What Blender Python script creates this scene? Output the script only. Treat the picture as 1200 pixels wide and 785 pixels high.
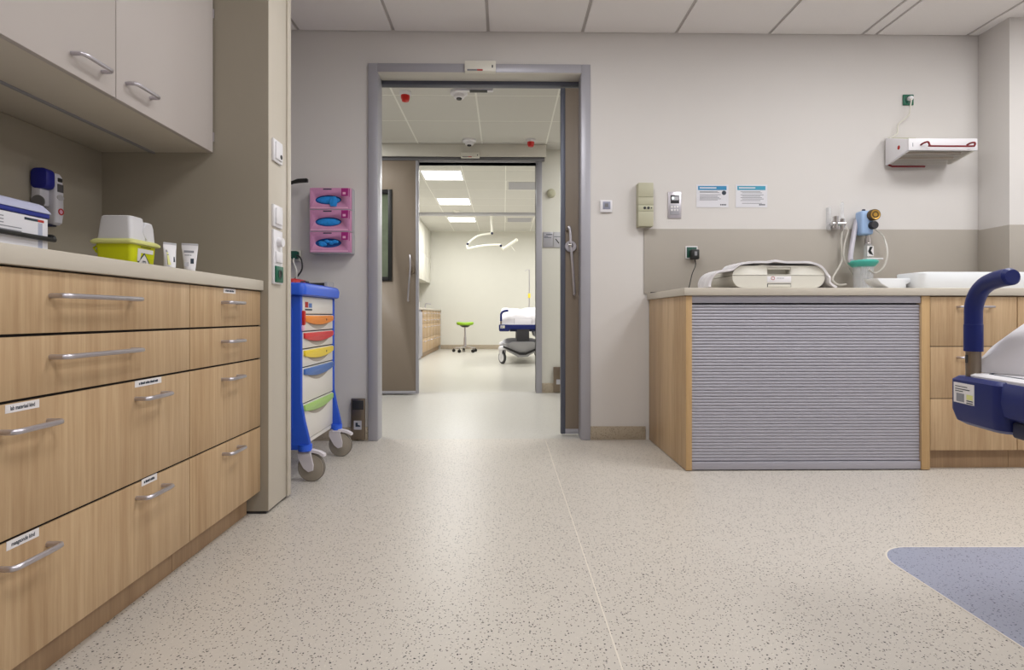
import bpy, bmesh, math, random
from mathutils import Vector, Matrix
random.seed(4)
S = bpy.context.scene
for o in list(bpy.data.objects): bpy.data.objects.remove(o)
C = S.collection
PI = math.pi

# ---------------------------------------------------------------- camera
FPX, YAW, CAMH, HOR = 640.0, 0.0149, 0.79, 370.0
cam = bpy.data.cameras.new('camera'); cam_o = bpy.data.objects.new('camera', cam); C.objects.link(cam_o)
cam_o.location = (0, 0, CAMH); cam_o.rotation_euler = (PI / 2, 0, -YAW)
cam.sensor_fit = 'HORIZONTAL'; cam.sensor_width = 36; cam.lens = 36 * FPX / 1200
cam.shift_y = -(392.5 - HOR) / 1200; cam.clip_start = 0.02
S.camera = cam_o
_c, _s = math.cos(YAW), math.sin(YAW)
def _ray(u, v):
    x = (u - 600) / FPX
    return Vector((x * _c + _s, _c - x * _s, (HOR - v) / FPX))
def PY(u, v, y): r = _ray(u, v); t = y / r.y; return Vector((r.x * t, y, CAMH + r.z * t))
def PX(u, v, x): r = _ray(u, v); t = x / r.x; return Vector((x, r.y * t, CAMH + r.z * t))
def PZ(u, v, z): r = _ray(u, v); t = (z - CAMH) / r.z; return Vector((r.x * t, r.y * t, z))

# ---------------------------------------------------------------- light and exposure
w = bpy.data.worlds.new('world'); S.world = w; w.use_nodes = True
w.node_tree.nodes['Background'].inputs[0].default_value = (0.9, 0.95, 1, 1)
w.node_tree.nodes['Background'].inputs[1].default_value = 0.15
S.view_settings.view_transform = 'Standard'; S.view_settings.look = 'None'
S.view_settings.exposure = -0.07; S.view_settings.gamma = 1.0; S.view_settings.use_curve_mapping = False
FRONT_POWER, CORR_POWER, FAR_POWER = 15.5, 11.5, 33.0
FRONT_COL, CORR_COL, FAR_COL = (1.0, 1.0, 1.0), (1.0, 1.0, 0.97), (1.0, 1.0, 0.98)

# ---------------------------------------------------------------- materials
def lin(h):
    h = h.lstrip('#'); r = []
    for i in (0, 2, 4):
        c = int(h[i:i + 2], 16) / 255
        r.append(c / 12.92 if c <= .04045 else ((c + .055) / 1.055) ** 2.4)
    return (*r, 1)
M = {}
def mat(name, hexc, rough=.5, metal=0., spec=.5, noise=0., nscale=30, bump=0., trans=0., emit=None, estr=0, alpha=1, coat=0, sheen=0):
    m = bpy.data.materials.new(name); m.use_nodes = True; M[name] = m
    nt = m.node_tree; b = nt.nodes['Principled BSDF']; c = lin(hexc)
    b.inputs['Base Color'].default_value = c; b.inputs['Roughness'].default_value = rough
    b.inputs['Metallic'].default_value = metal; b.inputs['Specular IOR Level'].default_value = spec
    b.inputs['Transmission Weight'].default_value = trans; b.inputs['Alpha'].default_value = alpha
    b.inputs['Coat Weight'].default_value = coat; b.inputs['Sheen Weight'].default_value = sheen
    if emit:
        b.inputs['Emission Color'].default_value = lin(emit); b.inputs['Emission Strength'].default_value = estr
    tc = nt.nodes.new('ShaderNodeTexCoord'); n = nt.nodes.new('ShaderNodeTexNoise')
    n.inputs['Scale'].default_value = nscale; n.inputs['Detail'].default_value = 4
    nt.links.new(tc.outputs['Object'], n.inputs['Vector'])
    if noise:
        mx = nt.nodes.new('ShaderNodeMix'); mx.data_type = 'RGBA'
        mx.inputs['A'].default_value = tuple(x * (1 - noise) for x in c[:3]) + (1,)
        mx.inputs['B'].default_value = tuple(min(1, x * (1 + noise)) for x in c[:3]) + (1,)
        nt.links.new(n.outputs['Fac'], mx.inputs['Factor']); nt.links.new(mx.outputs['Result'], b.inputs['Base Color'])
    if bump:
        bp = nt.nodes.new('ShaderNodeBump'); bp.inputs['Strength'].default_value = bump; bp.inputs['Distance'].default_value = .004
        nt.links.new(n.outputs['Fac'], bp.inputs['Height']); nt.links.new(bp.outputs['Normal'], b.inputs['Normal'])
    return m

def wood(name, dark, light):
    m = mat(name, light, rough=.42, spec=.35); nt = m.node_tree; b = nt.nodes['Principled BSDF']
    tc = nt.nodes.new('ShaderNodeTexCoord')
    def stretched(sx, sz, det):
        mp = nt.nodes.new('ShaderNodeMapping'); mp.inputs['Scale'].default_value = (sx, sx, sz)
        n = nt.nodes.new('ShaderNodeTexNoise'); n.inputs['Scale'].default_value = 1; n.inputs['Detail'].default_value = det
        n.inputs['Roughness'].default_value = .65
        nt.links.new(tc.outputs['Object'], mp.inputs['Vector']); nt.links.new(mp.outputs['Vector'], n.inputs['Vector']); return n
    a, bb = stretched(14, .7, 6), stretched(110, 4.0, 3)
    ad = nt.nodes.new('ShaderNodeMath'); ad.operation = 'MULTIPLY_ADD'; ad.inputs[1].default_value = .55
    nt.links.new(bb.outputs['Fac'], ad.inputs[0]); nt.links.new(a.outputs['Fac'], ad.inputs[2])
    rp = nt.nodes.new('ShaderNodeValToRGB'); rp.color_ramp.elements[0].position = .55; rp.color_ramp.elements[1].position = 1.0
    rp.color_ramp.elements[0].color = lin(dark); rp.color_ramp.elements[1].color = lin(light)
    nt.links.new(ad.outputs[0], rp.inputs['Fac']); nt.links.new(rp.outputs['Color'], b.inputs['Base Color'])
    bp = nt.nodes.new('ShaderNodeBump'); bp.inputs['Strength'].default_value = .06; bp.inputs['Distance'].default_value = .002
    nt.links.new(bb.outputs['Fac'], bp.inputs['Height']); nt.links.new(bp.outputs['Normal'], b.inputs['Normal'])
    return m

def speckled(name, base, d1, d2, d3, rough=.38, spec=.4):
    m = mat(name, base, rough=rough, spec=spec); nt = m.node_tree; b = nt.nodes['Principled BSDF']
    tc = nt.nodes.new('ShaderNodeTexCoord'); prev = None
    n0 = nt.nodes.new('ShaderNodeTexNoise'); n0.inputs['Scale'].default_value = 240
    nt.links.new(tc.outputs['Object'], n0.inputs['Vector'])
    wv = nt.nodes.new('ShaderNodeVectorMath'); wv.operation = 'SCALE'; wv.inputs['Scale'].default_value = .006
    sub = nt.nodes.new('ShaderNodeVectorMath'); sub.operation = 'ADD'
    nt.links.new(n0.outputs['Color'], wv.inputs[0]); nt.links.new(tc.outputs['Object'], sub.inputs[0]); nt.links.new(wv.outputs[0], sub.inputs[1])
    for sc, thr, keep, col in ((105, .20, .40, d2), (150, .22, .55, d3), (84, .19, .35, d1), (118, .2, .45, d1)):
        v = nt.nodes.new('ShaderNodeTexVoronoi'); v.inputs['Scale'].default_value = sc; v.inputs['Randomness'].default_value = 1
        nt.links.new(sub.outputs[0], v.inputs['Vector'])
        lt = nt.nodes.new('ShaderNodeMath'); lt.operation = 'LESS_THAN'; lt.inputs[1].default_value = thr
        sp = nt.nodes.new('ShaderNodeSeparateColor'); gt = nt.nodes.new('ShaderNodeMath'); gt.operation = 'GREATER_THAN'; gt.inputs[1].default_value = keep
        nt.links.new(v.outputs['Distance'], lt.inputs[0]); nt.links.new(v.outputs['Color'], sp.inputs[0]); nt.links.new(sp.outputs[0], gt.inputs[0])
        mu = nt.nodes.new('ShaderNodeMath'); mu.operation = 'MULTIPLY'
        nt.links.new(lt.outputs[0], mu.inputs[0]); nt.links.new(gt.outputs[0], mu.inputs[1])
        mx = nt.nodes.new('ShaderNodeMix'); mx.data_type = 'RGBA'; mx.inputs['A'].default_value = lin(base); mx.inputs['B'].default_value = lin(col)
        nt.links.new(mu.outputs[0], mx.inputs['Factor'])
        if prev: nt.links.new(prev.outputs['Result'], mx.inputs['A'])
        prev = mx
    nt.links.new(prev.outputs['Result'], b.inputs['Base Color'])
    return m

mat('wall', '#d7d3d0', .75, noise=.015, nscale=6, bump=.03, spec=.3)
mat('wall_cream', '#d8d6cd', .75, noise=.015, nscale=6, bump=.03, spec=.3)
mat('tile', '#eae6e4', .9, noise=.02, nscale=120, bump=.06, spec=.2)
mat('tile_grid', '#bcb6b3', .8)
mat('tile_white', '#d6d4ce', .9, noise=.02, nscale=120, spec=.2)
mat('grid_white', '#f2f1ea', .8)
speckled('floor', '#c8c1b8', '#262324', '#7d7266', '#d8d1c6')
speckled('floor_corr', '#c0bdb7', '#97928b', '#a59f97', '#cbc7c0', rough=.33)
speckled('floor_far', '#c6c3ba', '#b0a898', '#bab3a2', '#ddd8c8', rough=.28)
speckled('floor_blue', '#989cae', '#4a4b5c', '#7b7e90', '#a4a8b8')
speckled('skirt', '#b0a390', '#4f473c', '#7a705f', '#c8bda8')
mat('weld', '#ded6ca', .5)
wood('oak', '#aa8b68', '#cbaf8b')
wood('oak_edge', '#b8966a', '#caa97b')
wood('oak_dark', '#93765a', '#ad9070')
mat('laminate', '#c6beb1', .45, noise=.01, nscale=12, spec=.4)
mat('laminate_door', '#b9b1ad', .45, noise=.01, nscale=12, spec=.4)
mat('taupe', '#a39b8d', .55, noise=.015, nscale=8, spec=.35)
mat('taupe_right', '#aca59c', .55, noise=.015, nscale=8, spec=.35)
mat('door_taupe', '#887b6d', .5, noise=.02, nscale=10, spec=.4)
mat('frame', '#aaa9b1', .4, metal=.25, spec=.5)
mat('frame_dark', '#585b68', .45, metal=.3)
mat('frame_cream', '#d2cec4', .6)
mat('shutter', '#aba9b3', .42, metal=.25, spec=.5)
mat('steel', '#c3bfc6', .36, metal=.9)
mat('chrome', '#d5d2d2', .12, metal=1)
mat('steel_brown', '#8a7d6e', .32, metal=.8, noise=.1, nscale=20)
mat('white', '#e6e4e8', .4, spec=.5)
mat('white_warm', '#dedbd0', .45)
mat('cream_plastic', '#d6d3c9', .4, spec=.5)
mat('putty', '#b6b39b', .5)
mat('putty_light', '#bcbba2', .5)
mat('black', '#141414', .45)
mat('dark', '#2b2a2e', .5)
mat('dark_gap', '#120d0a', .9)
mat('grey', '#8e8d92', .5)
mat('grey_light', '#b9b8be', .5)
mat('grey_mid', '#77767a', .5)
mat('ink', '#2f3a48', .7)
mat('ink_grey', '#8b8c93', .7)
mat('ink_red', '#b0302a', .7)
mat('paper', '#dddce2', .8)
mat('label', '#e3dfe0', .7)
mat('header_blue', '#2f87b6', .6)
mat('header_teal', '#3b97b5', .6)
mat('green_socket', '#0a6148', .4)
mat('green_dark', '#0b4a3c', .45)
mat('navy', '#0e1e64', .42, spec=.4)
mat('navy_dark', '#0d1338', .5)
mat('cart_blue', '#1d4fc0', .4, spec=.5)
mat('cart_blue_top', '#2b5fdc', .38, spec=.5)
mat('cart_cream', '#dedad4', .45)
mat('lip_orange', '#ee8a22', .35); mat('lip_red', '#d5373a', .35); mat('lip_yellow', '#efd23c', .35)
mat('lip_blue', '#4a72b8', .35); mat('lip_green', '#a4ca72', .35)
mat('grip', '#a9a096', .6)  # drawer cream darkened for the painted shade below the grip lips
mat('red', '#c2201e', .4); mat('red_dark', '#7c1420', .35)
mat('alarm_red', '#c41a14', .3, emit='#c41a14', estr=.02)
mat('tyre', '#a1988b', .55); mat('tyre_dark', '#5c554f', .6)
mat('caster_white', '#dcd6dc', .45)
mat('pink', '#cf8fb6', .55, noise=.12, nscale=40); mat('magenta', '#a5247a', .5)
mat('pink_light', '#e9b3cf', .55)
mat('glove', '#1f8fe0', .5, noise=.25, nscale=60); mat('glove_dark', '#0b4f96', .6)
mat('yellow_bin', '#d3d900', .4, spec=.5); mat('yellow_pale', '#dfdf90', .45)
mat('bin_white', '#d9d8dc', .45)
mat('therm_blue', '#141a86', .4); mat('therm_body', '#d3d2dc', .35); mat('lcd', '#57565a', .25)
mat('tub_lid', '#b5b8d2', .4); mat('tub_side', '#d0cfdd', .45); mat('stripe_blue', '#1b2a86', .5); mat('stripe_grey', '#a9aec2', .6)
mat('towel', '#d9d6da', .9, noise=.04, nscale=200, bump=.4, sheen=.3)
mat('sheet', '#e2dfe4', .85, bump=.05, nscale=20, sheen=.2)
mat('reg_blue', '#9db9e0', .4); mat('gauge', '#b98f3c', .35, metal=.4); mat('gauge_dark', '#5b4314', .4)
mat('teal', '#4cc4b4', .3, alpha=.85)
mat('clear', '#e6e8ec', .1, spec=.5, alpha=.3); mat('hose', '#d8d4cc', .25, alpha=.6); mat('hose_lilac', '#bab6c0', .35)
mat('ceramic', '#e9ecf0', .18, spec=.6)
mat('lens', '#cfcac2', .3); mat('heater_amber', '#8f6f4e', .4)
mat('glass_green', '#66705c', .12, noise=.3, nscale=9, spec=.6)
mat('stool_green', '#8fbc1e', .45)
mat('lamp_white', '#e9e7da', .35)
mat('diffuser', '#ffffff', .6, emit='#ffffff', estr=3.0)
mat('led', '#d8fff0', .4, emit='#d8fff0', estr=2.5)
mat('sensor_screen', '#8f92a6', .3)

# ---------------------------------------------------------------- helpers
OFF = {}
def link(o): C.objects.link(o); return o
def tag(o, label, cat, group=None, kind=None):
    if label: o['label'] = label
    if cat: o['category'] = cat
    if group: o['group'] = group
    if kind: o['kind'] = kind
    return o
def thing(name, label, cat, loc, rz=0, group=None, local=False):
    o = link(bpy.data.objects.new(name, None)); o.location = loc; o.rotation_euler = (0, 0, rz); o.empty_display_size = .05
    OFF[o] = Vector((0, 0, 0)) if local else Vector(loc)
    return tag(o, label, cat, group)
def wrap(bm):
    for f in bm.faces: f.smooth = True
    for e in bm.edges:
        if len(e.link_faces) == 2:
            try: e.smooth = e.calc_face_angle() < .62
            except ValueError: e.smooth = True
        else: e.smooth = True
class G:
    def __init__(s): s.bm = bmesh.new()
    def box(s, x0, x1, y0, y1, z0, z1, bev=0., seg=2):
        b = bmesh.new(); bmesh.ops.create_cube(b, size=1)
        sx, sy, sz = abs(x1 - x0), abs(y1 - y0), abs(z1 - z0)
        for v in b.verts:
            v.co = Vector(((x0 + x1) / 2 + v.co.x * sx, (y0 + y1) / 2 + v.co.y * sy, (z0 + z1) / 2 + v.co.z * sz))
        if bev: bmesh.ops.bevel(b, geom=b.edges[:], offset=min(bev, .49 * min(sx, sy, sz)), segments=seg, profile=.5, affect='EDGES')
        return s.add(b)
    def add(s, b, mtx=None):
        if mtx: bmesh.ops.transform(b, matrix=mtx, verts=b.verts)
        me = bpy.data.meshes.new('tmp'); b.to_mesh(me); b.free(); s.bm.from_mesh(me); bpy.data.meshes.remove(me); return s
    def rings(s, rs, cap=True, closed=False):
        rows = [[s.bm.verts.new(p) for p in r] for r in rs]; n = len(rows[0])
        m = len(rows)
        for i in range(m if closed else m - 1):
            a, b = rows[i], rows[(i + 1) % m]
            for j in range(n):
                try: s.bm.faces.new((a[j], a[(j + 1) % n], b[(j + 1) % n], b[j]))
                except ValueError: pass
        if cap and not closed:
            for r in (rows[0][::-1], rows[-1]):
                try: s.bm.faces.new(r)
                except ValueError: pass
        return s
    def tube(s, pts, r, n=10, cap=True, flat=1.):
        pts = [Vector(p) for p in pts]; rr = r if isinstance(r, (list, tuple)) else [r] * len(pts)
        t0 = (pts[1] - pts[0]).normalized(); up = Vector((0, 0, 1)) if abs(t0.z) < .9 else Vector((1, 0, 0))
        a = t0.cross(up).normalized(); rs = []
        for i, p in enumerate(pts):
            if i == 0: t = t0
            elif i == len(pts) - 1: t = (pts[i] - pts[i - 1]).normalized()
            else: t = ((pts[i + 1] - p).normalized() + (p - pts[i - 1]).normalized()).normalized()
            a = (a - t * a.dot(t)).normalized(); b = t.cross(a)
            rs.append([p + a * math.cos(k * 2 * PI / n) * rr[i] + b * math.sin(k * 2 * PI / n) * rr[i] * flat for k in range(n)])
        return s.rings(rs, cap)
    def cyl(s, p0, p1, r0, r1=None, n=20): return s.tube([p0, p1], [r0, r0 if r1 is None else r1], n)
    def lathe(s, prof, c=(0, 0, 0), axis='z', n=24, cap=True):
        c = Vector(c); rs = []
        for r, h in prof:
            ring = []
            for k in range(n):
                x, y = r * math.cos(2 * PI * k / n), r * math.sin(2 * PI * k / n)
                ring.append(c + (Vector((x, y, h)) if axis == 'z' else Vector((h, x, y)) if axis == 'x' else Vector((y, h, x))))
            rs.append(ring)
        return s.rings(rs, cap)
    def prism(s, pts, axis, a, b, bev=0.):
        q = bmesh.new()
        def p3(p, d): return {'x': (d, p[0], p[1]), 'y': (p[0], d, p[1]), 'z': (p[0], p[1], d)}[axis]
        r0 = [q.verts.new(p3(p, a)) for p in pts]; r1 = [q.verts.new(p3(p, b)) for p in pts]; n = len(pts)
        q.faces.new(r0[::-1]); q.faces.new(r1)
        for i in range(n): q.faces.new((r0[i], r0[(i + 1) % n], r1[(i + 1) % n], r1[i]))
        bmesh.ops.recalc_face_normals(q, faces=q.faces[:])
        if bev:
            es = [e for e in q.edges if len(e.link_faces) == 2 and e.calc_face_angle() > .6]
            bmesh.ops.bevel(q, geom=es, offset=bev, segments=2, profile=.5, affect='EDGES')
        return s.add(q)
    def ball(s, c, r, n=12, sc=(1, 1, 1)):
        q = bmesh.new(); bmesh.ops.create_uvsphere(q, u_segments=n, v_segments=max(6, n * 2 // 3), radius=r)
        for v in q.verts: v.co = Vector((v.co.x * sc[0], v.co.y * sc[1], v.co.z * sc[2])) + Vector(c)
        return s.add(q)
    def patch(s, rows):
        vs = [[s.bm.verts.new(p) for p in r] for r in rows]
        for i in range(len(vs) - 1):
            for j in range(len(vs[0]) - 1): s.bm.faces.new((vs[i][j], vs[i][j + 1], vs[i + 1][j + 1], vs[i + 1][j]))
        return s
    def thicken(s, t): bmesh.ops.recalc_face_normals(s.bm, faces=s.bm.faces[:]); bmesh.ops.solidify(s.bm, geom=s.bm.faces[:], thickness=t); return s
    def subd(s, cuts=1): bmesh.ops.subdivide_edges(s.bm, edges=s.bm.edges[:], cuts=cuts, smooth=1, use_grid_fill=True); return s
    def mesh(s, name):
        bmesh.ops.recalc_face_normals(s.bm, faces=s.bm.faces[:]); wrap(s.bm)
        me = bpy.data.meshes.new(name); s.bm.to_mesh(me); s.bm.free(); return me
    def build(s, name, m, parent=None, label=None, cat=None, group=None, kind=None):
        if parent is None:
            vs = s.bm.verts; lo = [min(v.co[i] for v in vs) for i in range(3)]; hi = [max(v.co[i] for v in vs) for i in range(3)]
            off = Vector(((lo[0] + hi[0]) / 2, (lo[1] + hi[1]) / 2, lo[2]))
        else: off = OFF[parent]
        for v in s.bm.verts: v.co -= off
        me = s.mesh(name); me.materials.append(M[m])
        o = link(bpy.data.objects.new(name, me))
        if parent is None: o.location = off
        else: o.parent = parent
        OFF[o] = off.copy()
        return tag(o, label, cat, group, kind)
def bx(name, m, parent, x0, x1, y0, y1, z0, z1, bev=.0015, **k): return G().box(x0, x1, y0, y1, z0, z1, bev).build(name, m, parent, **k)
def dup(o, parent, d, name=None):
    c = o.copy(); link(c); c.parent = parent; c.location = o.location + Vector(d); return c
def copy_tree(o, parent=None):
    c = o.copy(); link(c); c.parent = parent
    for ch in list(o.children): copy_tree(ch, c)
    return c
def cut(o, *cutters):
    for g in cutters:
        me = g.mesh('cut'); k = link(bpy.data.objects.new('cut', me)); k.location = o.matrix_basis.translation
        for v in me.vertices: v.co -= OFF[o]
        k.parent = o.parent
        if o.parent is None: k.location = o.location
        md = o.modifiers.new('b', 'BOOLEAN'); md.operation = 'DIFFERENCE'; md.object = k; md.solver = 'EXACT'
        dg = bpy.context.evaluated_depsgraph_get(); dg.update()
        nm = bpy.data.meshes.new_from_object(o.evaluated_get(dg)); o.modifiers.clear()
        old = o.data; o.data = nm; bpy.data.meshes.remove(old)
        bpy.data.objects.remove(k)
    return o
def letter(parent, txt, size, pos, right, up, m, name='lettering', align='CENTER', sx=1., fit=None):
    cu = bpy.data.curves.new('t', 'FONT'); cu.body = txt; cu.size = size; cu.offset = size * .025; cu.align_x = align; cu.align_y = 'CENTER'
    o = link(bpy.data.objects.new('t', cu)); dg = bpy.context.evaluated_depsgraph_get(); dg.update()
    me = bpy.data.meshes.new_from_object(o.evaluated_get(dg)); bpy.data.objects.remove(o)
    if fit: sx = fit / max(1e-6, max(v.co.x for v in me.vertices) - min(v.co.x for v in me.vertices))
    r, u = Vector(right).normalized(), Vector(up).normalized(); nrm = r.cross(u); p = Vector(pos) - OFF[parent]
    for v in me.vertices: v.co = p + r * v.co.x * sx + u * v.co.y + nrm * .0002
    me.materials.clear(); me.materials.append(M[m]); me.name = name
    t = link(bpy.data.objects.new(name, me)); t.parent = parent; OFF[t] = OFF[parent].copy(); return t
def struct(o): o['kind'] = 'structure'; return o
def arc(c, r, a0, a1, n=8): return [(c[0] + r * math.cos(a0 + (a1 - a0) * i / n), c[1] + r * math.sin(a0 + (a1 - a0) * i / n)) for i in range(n + 1)]
def rrect(x0, x1, z0, z1, r, n=6):
    return arc((x1 - r, z0 + r), r, -PI / 2, 0, n) + arc((x1 - r, z1 - r), r, 0, PI / 2, n) + arc((x0 + r, z1 - r), r, PI / 2, PI, n) + arc((x0 + r, z0 + r), r, PI, 1.5 * PI, n)
def ellipse(cx, cz, a, b, n=28): return [(cx + a * math.cos(2 * PI * i / n), cz + b * math.sin(2 * PI * i / n)) for i in range(n)]
def bezier(p0, p1, p2, p3, n=12):
    p0, p1, p2, p3 = map(Vector, (p0, p1, p2, p3)); r = []
    for i in range(n + 1):
        t = i / n; r.append(p0 * (1 - t) ** 3 + p1 * 3 * t * (1 - t) ** 2 + p2 * 3 * t * t * (1 - t) + p3 * t ** 3)
    return r
def smooth_path(pts, n=6):
    pts = [Vector(p) for p in pts]; q = [pts[0]] + pts + [pts[-1]]; r = []
    for i in range(1, len(q) - 2):
        for k in range(n):
            t = k / n; a, b, c, d = q[i - 1], q[i], q[i + 1], q[i + 2]
            r.append(.5 * ((2 * b) + (c - a) * t + (2 * a - 5 * b + 4 * c - d) * t * t + (3 * b - a - 3 * c + d) * t ** 3))
    return r + [pts[-1]]

# ================================================================ THE SETTING
XL, XR, YB, YW = -1.60, 4.20, -2.20, 3.48      # front room: left, right, behind, doorway wall
ZC = 2.60
WT = .10                                        # wall thickness at the doorway
Y2, ZC2 = 5.60, 2.50                            # second wall, corridor ceiling
Y2B = 5.72
Y3, ZC3 = 13.0, 2.80                            # far room
# doorway openings
DL, DR, DT = PY(442.8, 300, YW).x, PY(681, 300, YW).x, 2.335
EL, ER, ET = -.93, .33, 2.36

fl = struct(bx('floor', 'floor', None, XL - .1, XR + .1, YB - .1, YW + .03, -.05, 0, 0))
g = G()   # blue inlay let into the vinyl
tip0, tip1 = PZ(1062, 641, 0), PZ(1047, 661, 0); e1, e2 = PZ(1200, 641, 0), PZ(1200, 760, 0)
d1, d2 = (e1 - tip0).normalized(), (e2 - tip1).normalized()
mid = bezier(tip1, tip1 - d2 * .045, tip0 - d1 * .09, tip0, 10)
pl = [tuple(p.xy) for p in mid] + [tuple((tip0 + d1 * 1.9).xy), tuple((tip1 + d2 * 2.0).xy)]
G().prism(pl, 'z', -.002, .0012).build('inlay', 'floor_blue', fl, label='blue speckled vinyl inlay')
ring = [Vector((p[0], p[1], .001)) for p in pl]
G().tube([ring[-1]] + ring[:-1], .003, 6, flat=.3).build('weld_seam', 'weld', fl)
bx('weld_seam', 'weld', fl, .2625, .2665, YB, YW - .03, -.001, .0006, 0)
fc = struct(bx('floor_corridor', 'floor_corr', None, -4.5, 4.5, YW + .03, Y2 + .06, -.05, 0, 0))
ff = struct(bx('floor_far', 'floor_far', None, -2.3, 4.0, Y2 + .06, Y3 + .1, -.05, 0, 0))

def wall_with_opening(name, m, x0, x1, y0, y1, ztop, ol, orr, ot):
    g = G(); g.box(x0, ol, y0, y1, 0, ztop); g.box(orr, x1, y0, y1, 0, ztop); g.box(ol, orr, y0, y1, ot, ztop)
    return struct(g.build(name, m))
wb = wall_with_opening('wall_back', 'wall', XL - .1, XR + .1, YW, YW + WT, ZC + .1, DL, DR, DT)
wl = struct(bx('wall_left', 'wall', None, XL - .1, XL, YB - .1, YW, 0, ZC + .1, 0))
wr = struct(bx('wall_right', 'wall', None, XR, XR + .1, YB - .1, YW, 0, ZC + .1, 0))
wf = struct(bx('wall_front', 'wall', None, XL, XR, YB - .1, YB, 0, ZC + .1, 0))
PXL = PY(1146, 300, YW).x; PYF = PX(1183, 300, PXL).y
wp = struct(bx('wall_pillar', 'wall', None, PXL, XR, PYF, YW, 0, ZC, .001))
# coved skirting of the same vinyl
def skirt(name, x0, x1, y, h=.085): return struct(bx(name, 'skirt', None, x0, x1, y - .012, y, 0, h, .003))
FL0, FR0 = PY(432.3, 300, YW).x, PY(691.5, 300, YW).x
skirt('baseboard_back', XL, FL0, YW)
skirt('baseboard_right', FR0, .905, YW)
# taupe splash cladding above the right worktop
sp = bx('splash_panel', 'taupe_right', wb, PY(754.5, 300, YW).x, PXL, YW - .008, YW, .93, 1.345, .001)
bx('splash_panel', 'taupe_right', wp, PXL - .008, PXL, PYF - .008, YW - .008, .93, 1.34, .001)
bx('splash_panel', 'taupe_right', wp, PXL, XR, PYF - .008, PYF, .93, 1.34, .001)

# ceiling of the front room: long panels with recessed joints
ce = struct(bx('ceiling', 'tile_grid', None, XL - .1, XR + .1, YB - .1, YW, ZC + .004, ZC + .1, 0))
sx = [-1.3, -.7, -.1, .5, 1.1, 1.7, 2.3, 2.39, 2.985, 3.585]
edges = [XL] + sx + [XR]
yy = [YB, -.62, .02, .62, 1.22, 1.82, 2.42, YW]
LIGHTS_F = []
tile_cache = {}
for i in range(len(edges) - 1):
    for j in range(len(yy) - 1):
        x0, x1, y0, y1 = edges[i] + .009, edges[i + 1] - .009, yy[j] + .004, yy[j + 1] - .004
        if (i, j) in ((3, 5), (6, 5), (9, 5), (3, 2), (6, 2), (9, 2)):
            LIGHTS_F.append((x0, x1, y0, y1)); continue
        key = (round(x1 - x0, 3), round(y1 - y0, 3))
        if key not in tile_cache:
            q = G().box(-key[0] / 2, key[0] / 2, -key[1] / 2, key[1] / 2, 0, .016, .0025, 1); tile_cache[key] = q.mesh('ceiling_tile')
            tile_cache[key].materials.append(M['tile'])
        o = link(bpy.data.objects.new('ceiling_tile', tile_cache[key])); o.parent = ce
        o.location = Vector(((x0 + x1) / 2, (y0 + y1) / 2, ZC - .004)) - OFF[ce]
def panel_light(x0, x1, y0, y1, z, power, col, label, group, visible=False):
    t = thing('ceiling_light', label, 'ceiling light', ((x0 + x1) / 2, (y0 + y1) / 2, z), group=group)
    g = G()
    f = .018
    for a in ((x0, x1, y0, y0 + f), (x0, x1, y1 - f, y1), (x0, x0 + f, y0 + f, y1 - f), (x1 - f, x1, y0 + f, y1 - f)): g.box(*a, z - .004, z + .012, .001)
    g.build('frame', 'white', t)
    bx('diffuser', 'diffuser', t, x0 + f, x1 - f, y0 + f, y1 - f, z - .0042, z + .004, 0)
    l = bpy.data.lights.new('panel_lamp', 'AREA'); l.shape = 'RECTANGLE'; l.size = x1 - x0 - 2 * f; l.size_y = y1 - y0 - 2 * f
    l.energy = power; l.color = col
    lo = link(bpy.data.objects.new('panel_lamp', l)); lo.parent = t; lo.location = (0, 0, -.007)
for a in LIGHTS_F:
    panel_light(*a, ZC, FRONT_POWER, FRONT_COL, 'square ceiling light panel over the treatment room floor, ' + ('beside the left cabinets' if a[0] < .4 else 'before the roller shutter' if a[0] < 2.2 else 'by the right wall') + (', doorway end' if a[2] > 1.5 else ', rear end'), 'treatment room ceiling lights')

# corridor shell
wc = wall_with_opening('wall_corridor', 'wall_cream', -4.5, 4.5, Y2, Y2B, ZC3 + .1, EL, ER, ET)
struct(bx('wall_corridor_left', 'wall_cream', None, -4.6, -4.5, YW + WT, Y2, 0, ZC2 + .1, 0))
struct(bx('wall_corridor_right', 'wall_cream', None, 4.5, 4.6, YW + WT, Y2, 0, ZC2 + .1, 0))
cc = struct(bx('ceiling_corridor', 'grid_white', None, -4.5, 4.5, YW + WT, Y2, ZC2 - .003, ZC2 + .1, 0))
tw, td = .635, .555
q = G().box(-tw / 2 + .006, tw / 2 - .006, -td / 2 + .005, td / 2 - .005, 0, .014, .002, 1).mesh('ceiling_tile'); q.materials.append(M['tile_white'])
CORR_L = ((-3, 1), (2, 1), (-5, 1), (4, 1), (-3, 2), (2, 2))
for i in range(-7, 7):
    for j in range(0, 4):
        cx, cy = -.215 + tw * (i + .5), 3.9625 + td * j
        if j == 3: continue
        if (i, j) in CORR_L and abs(cx) > 1.2:
            panel_light(cx - .29, cx + .29, cy - .26, cy + .26, ZC2, CORR_POWER, CORR_COL, 'square white ceiling light panel of the corridor', 'corridor ceiling lights'); continue
        o = link(bpy.data.objects.new('ceiling_tile', q)); o.parent = cc; o.location = Vector((cx, cy, ZC2 - .004)) - OFF[cc]
for i in range(-7, 7): bx('ceiling_tile', 'tile_white', cc, -.215 + tw * i + .006, -.215 + tw * (i + 1) - .006, 5.355, Y2 - .002, ZC2 - .004, ZC2 + .006, .002)
struct(bx('baseboard_corridor', 'skirt', None, ER + .06, 4.5, Y2 - .012, Y2, 0, .10, .003))
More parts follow.
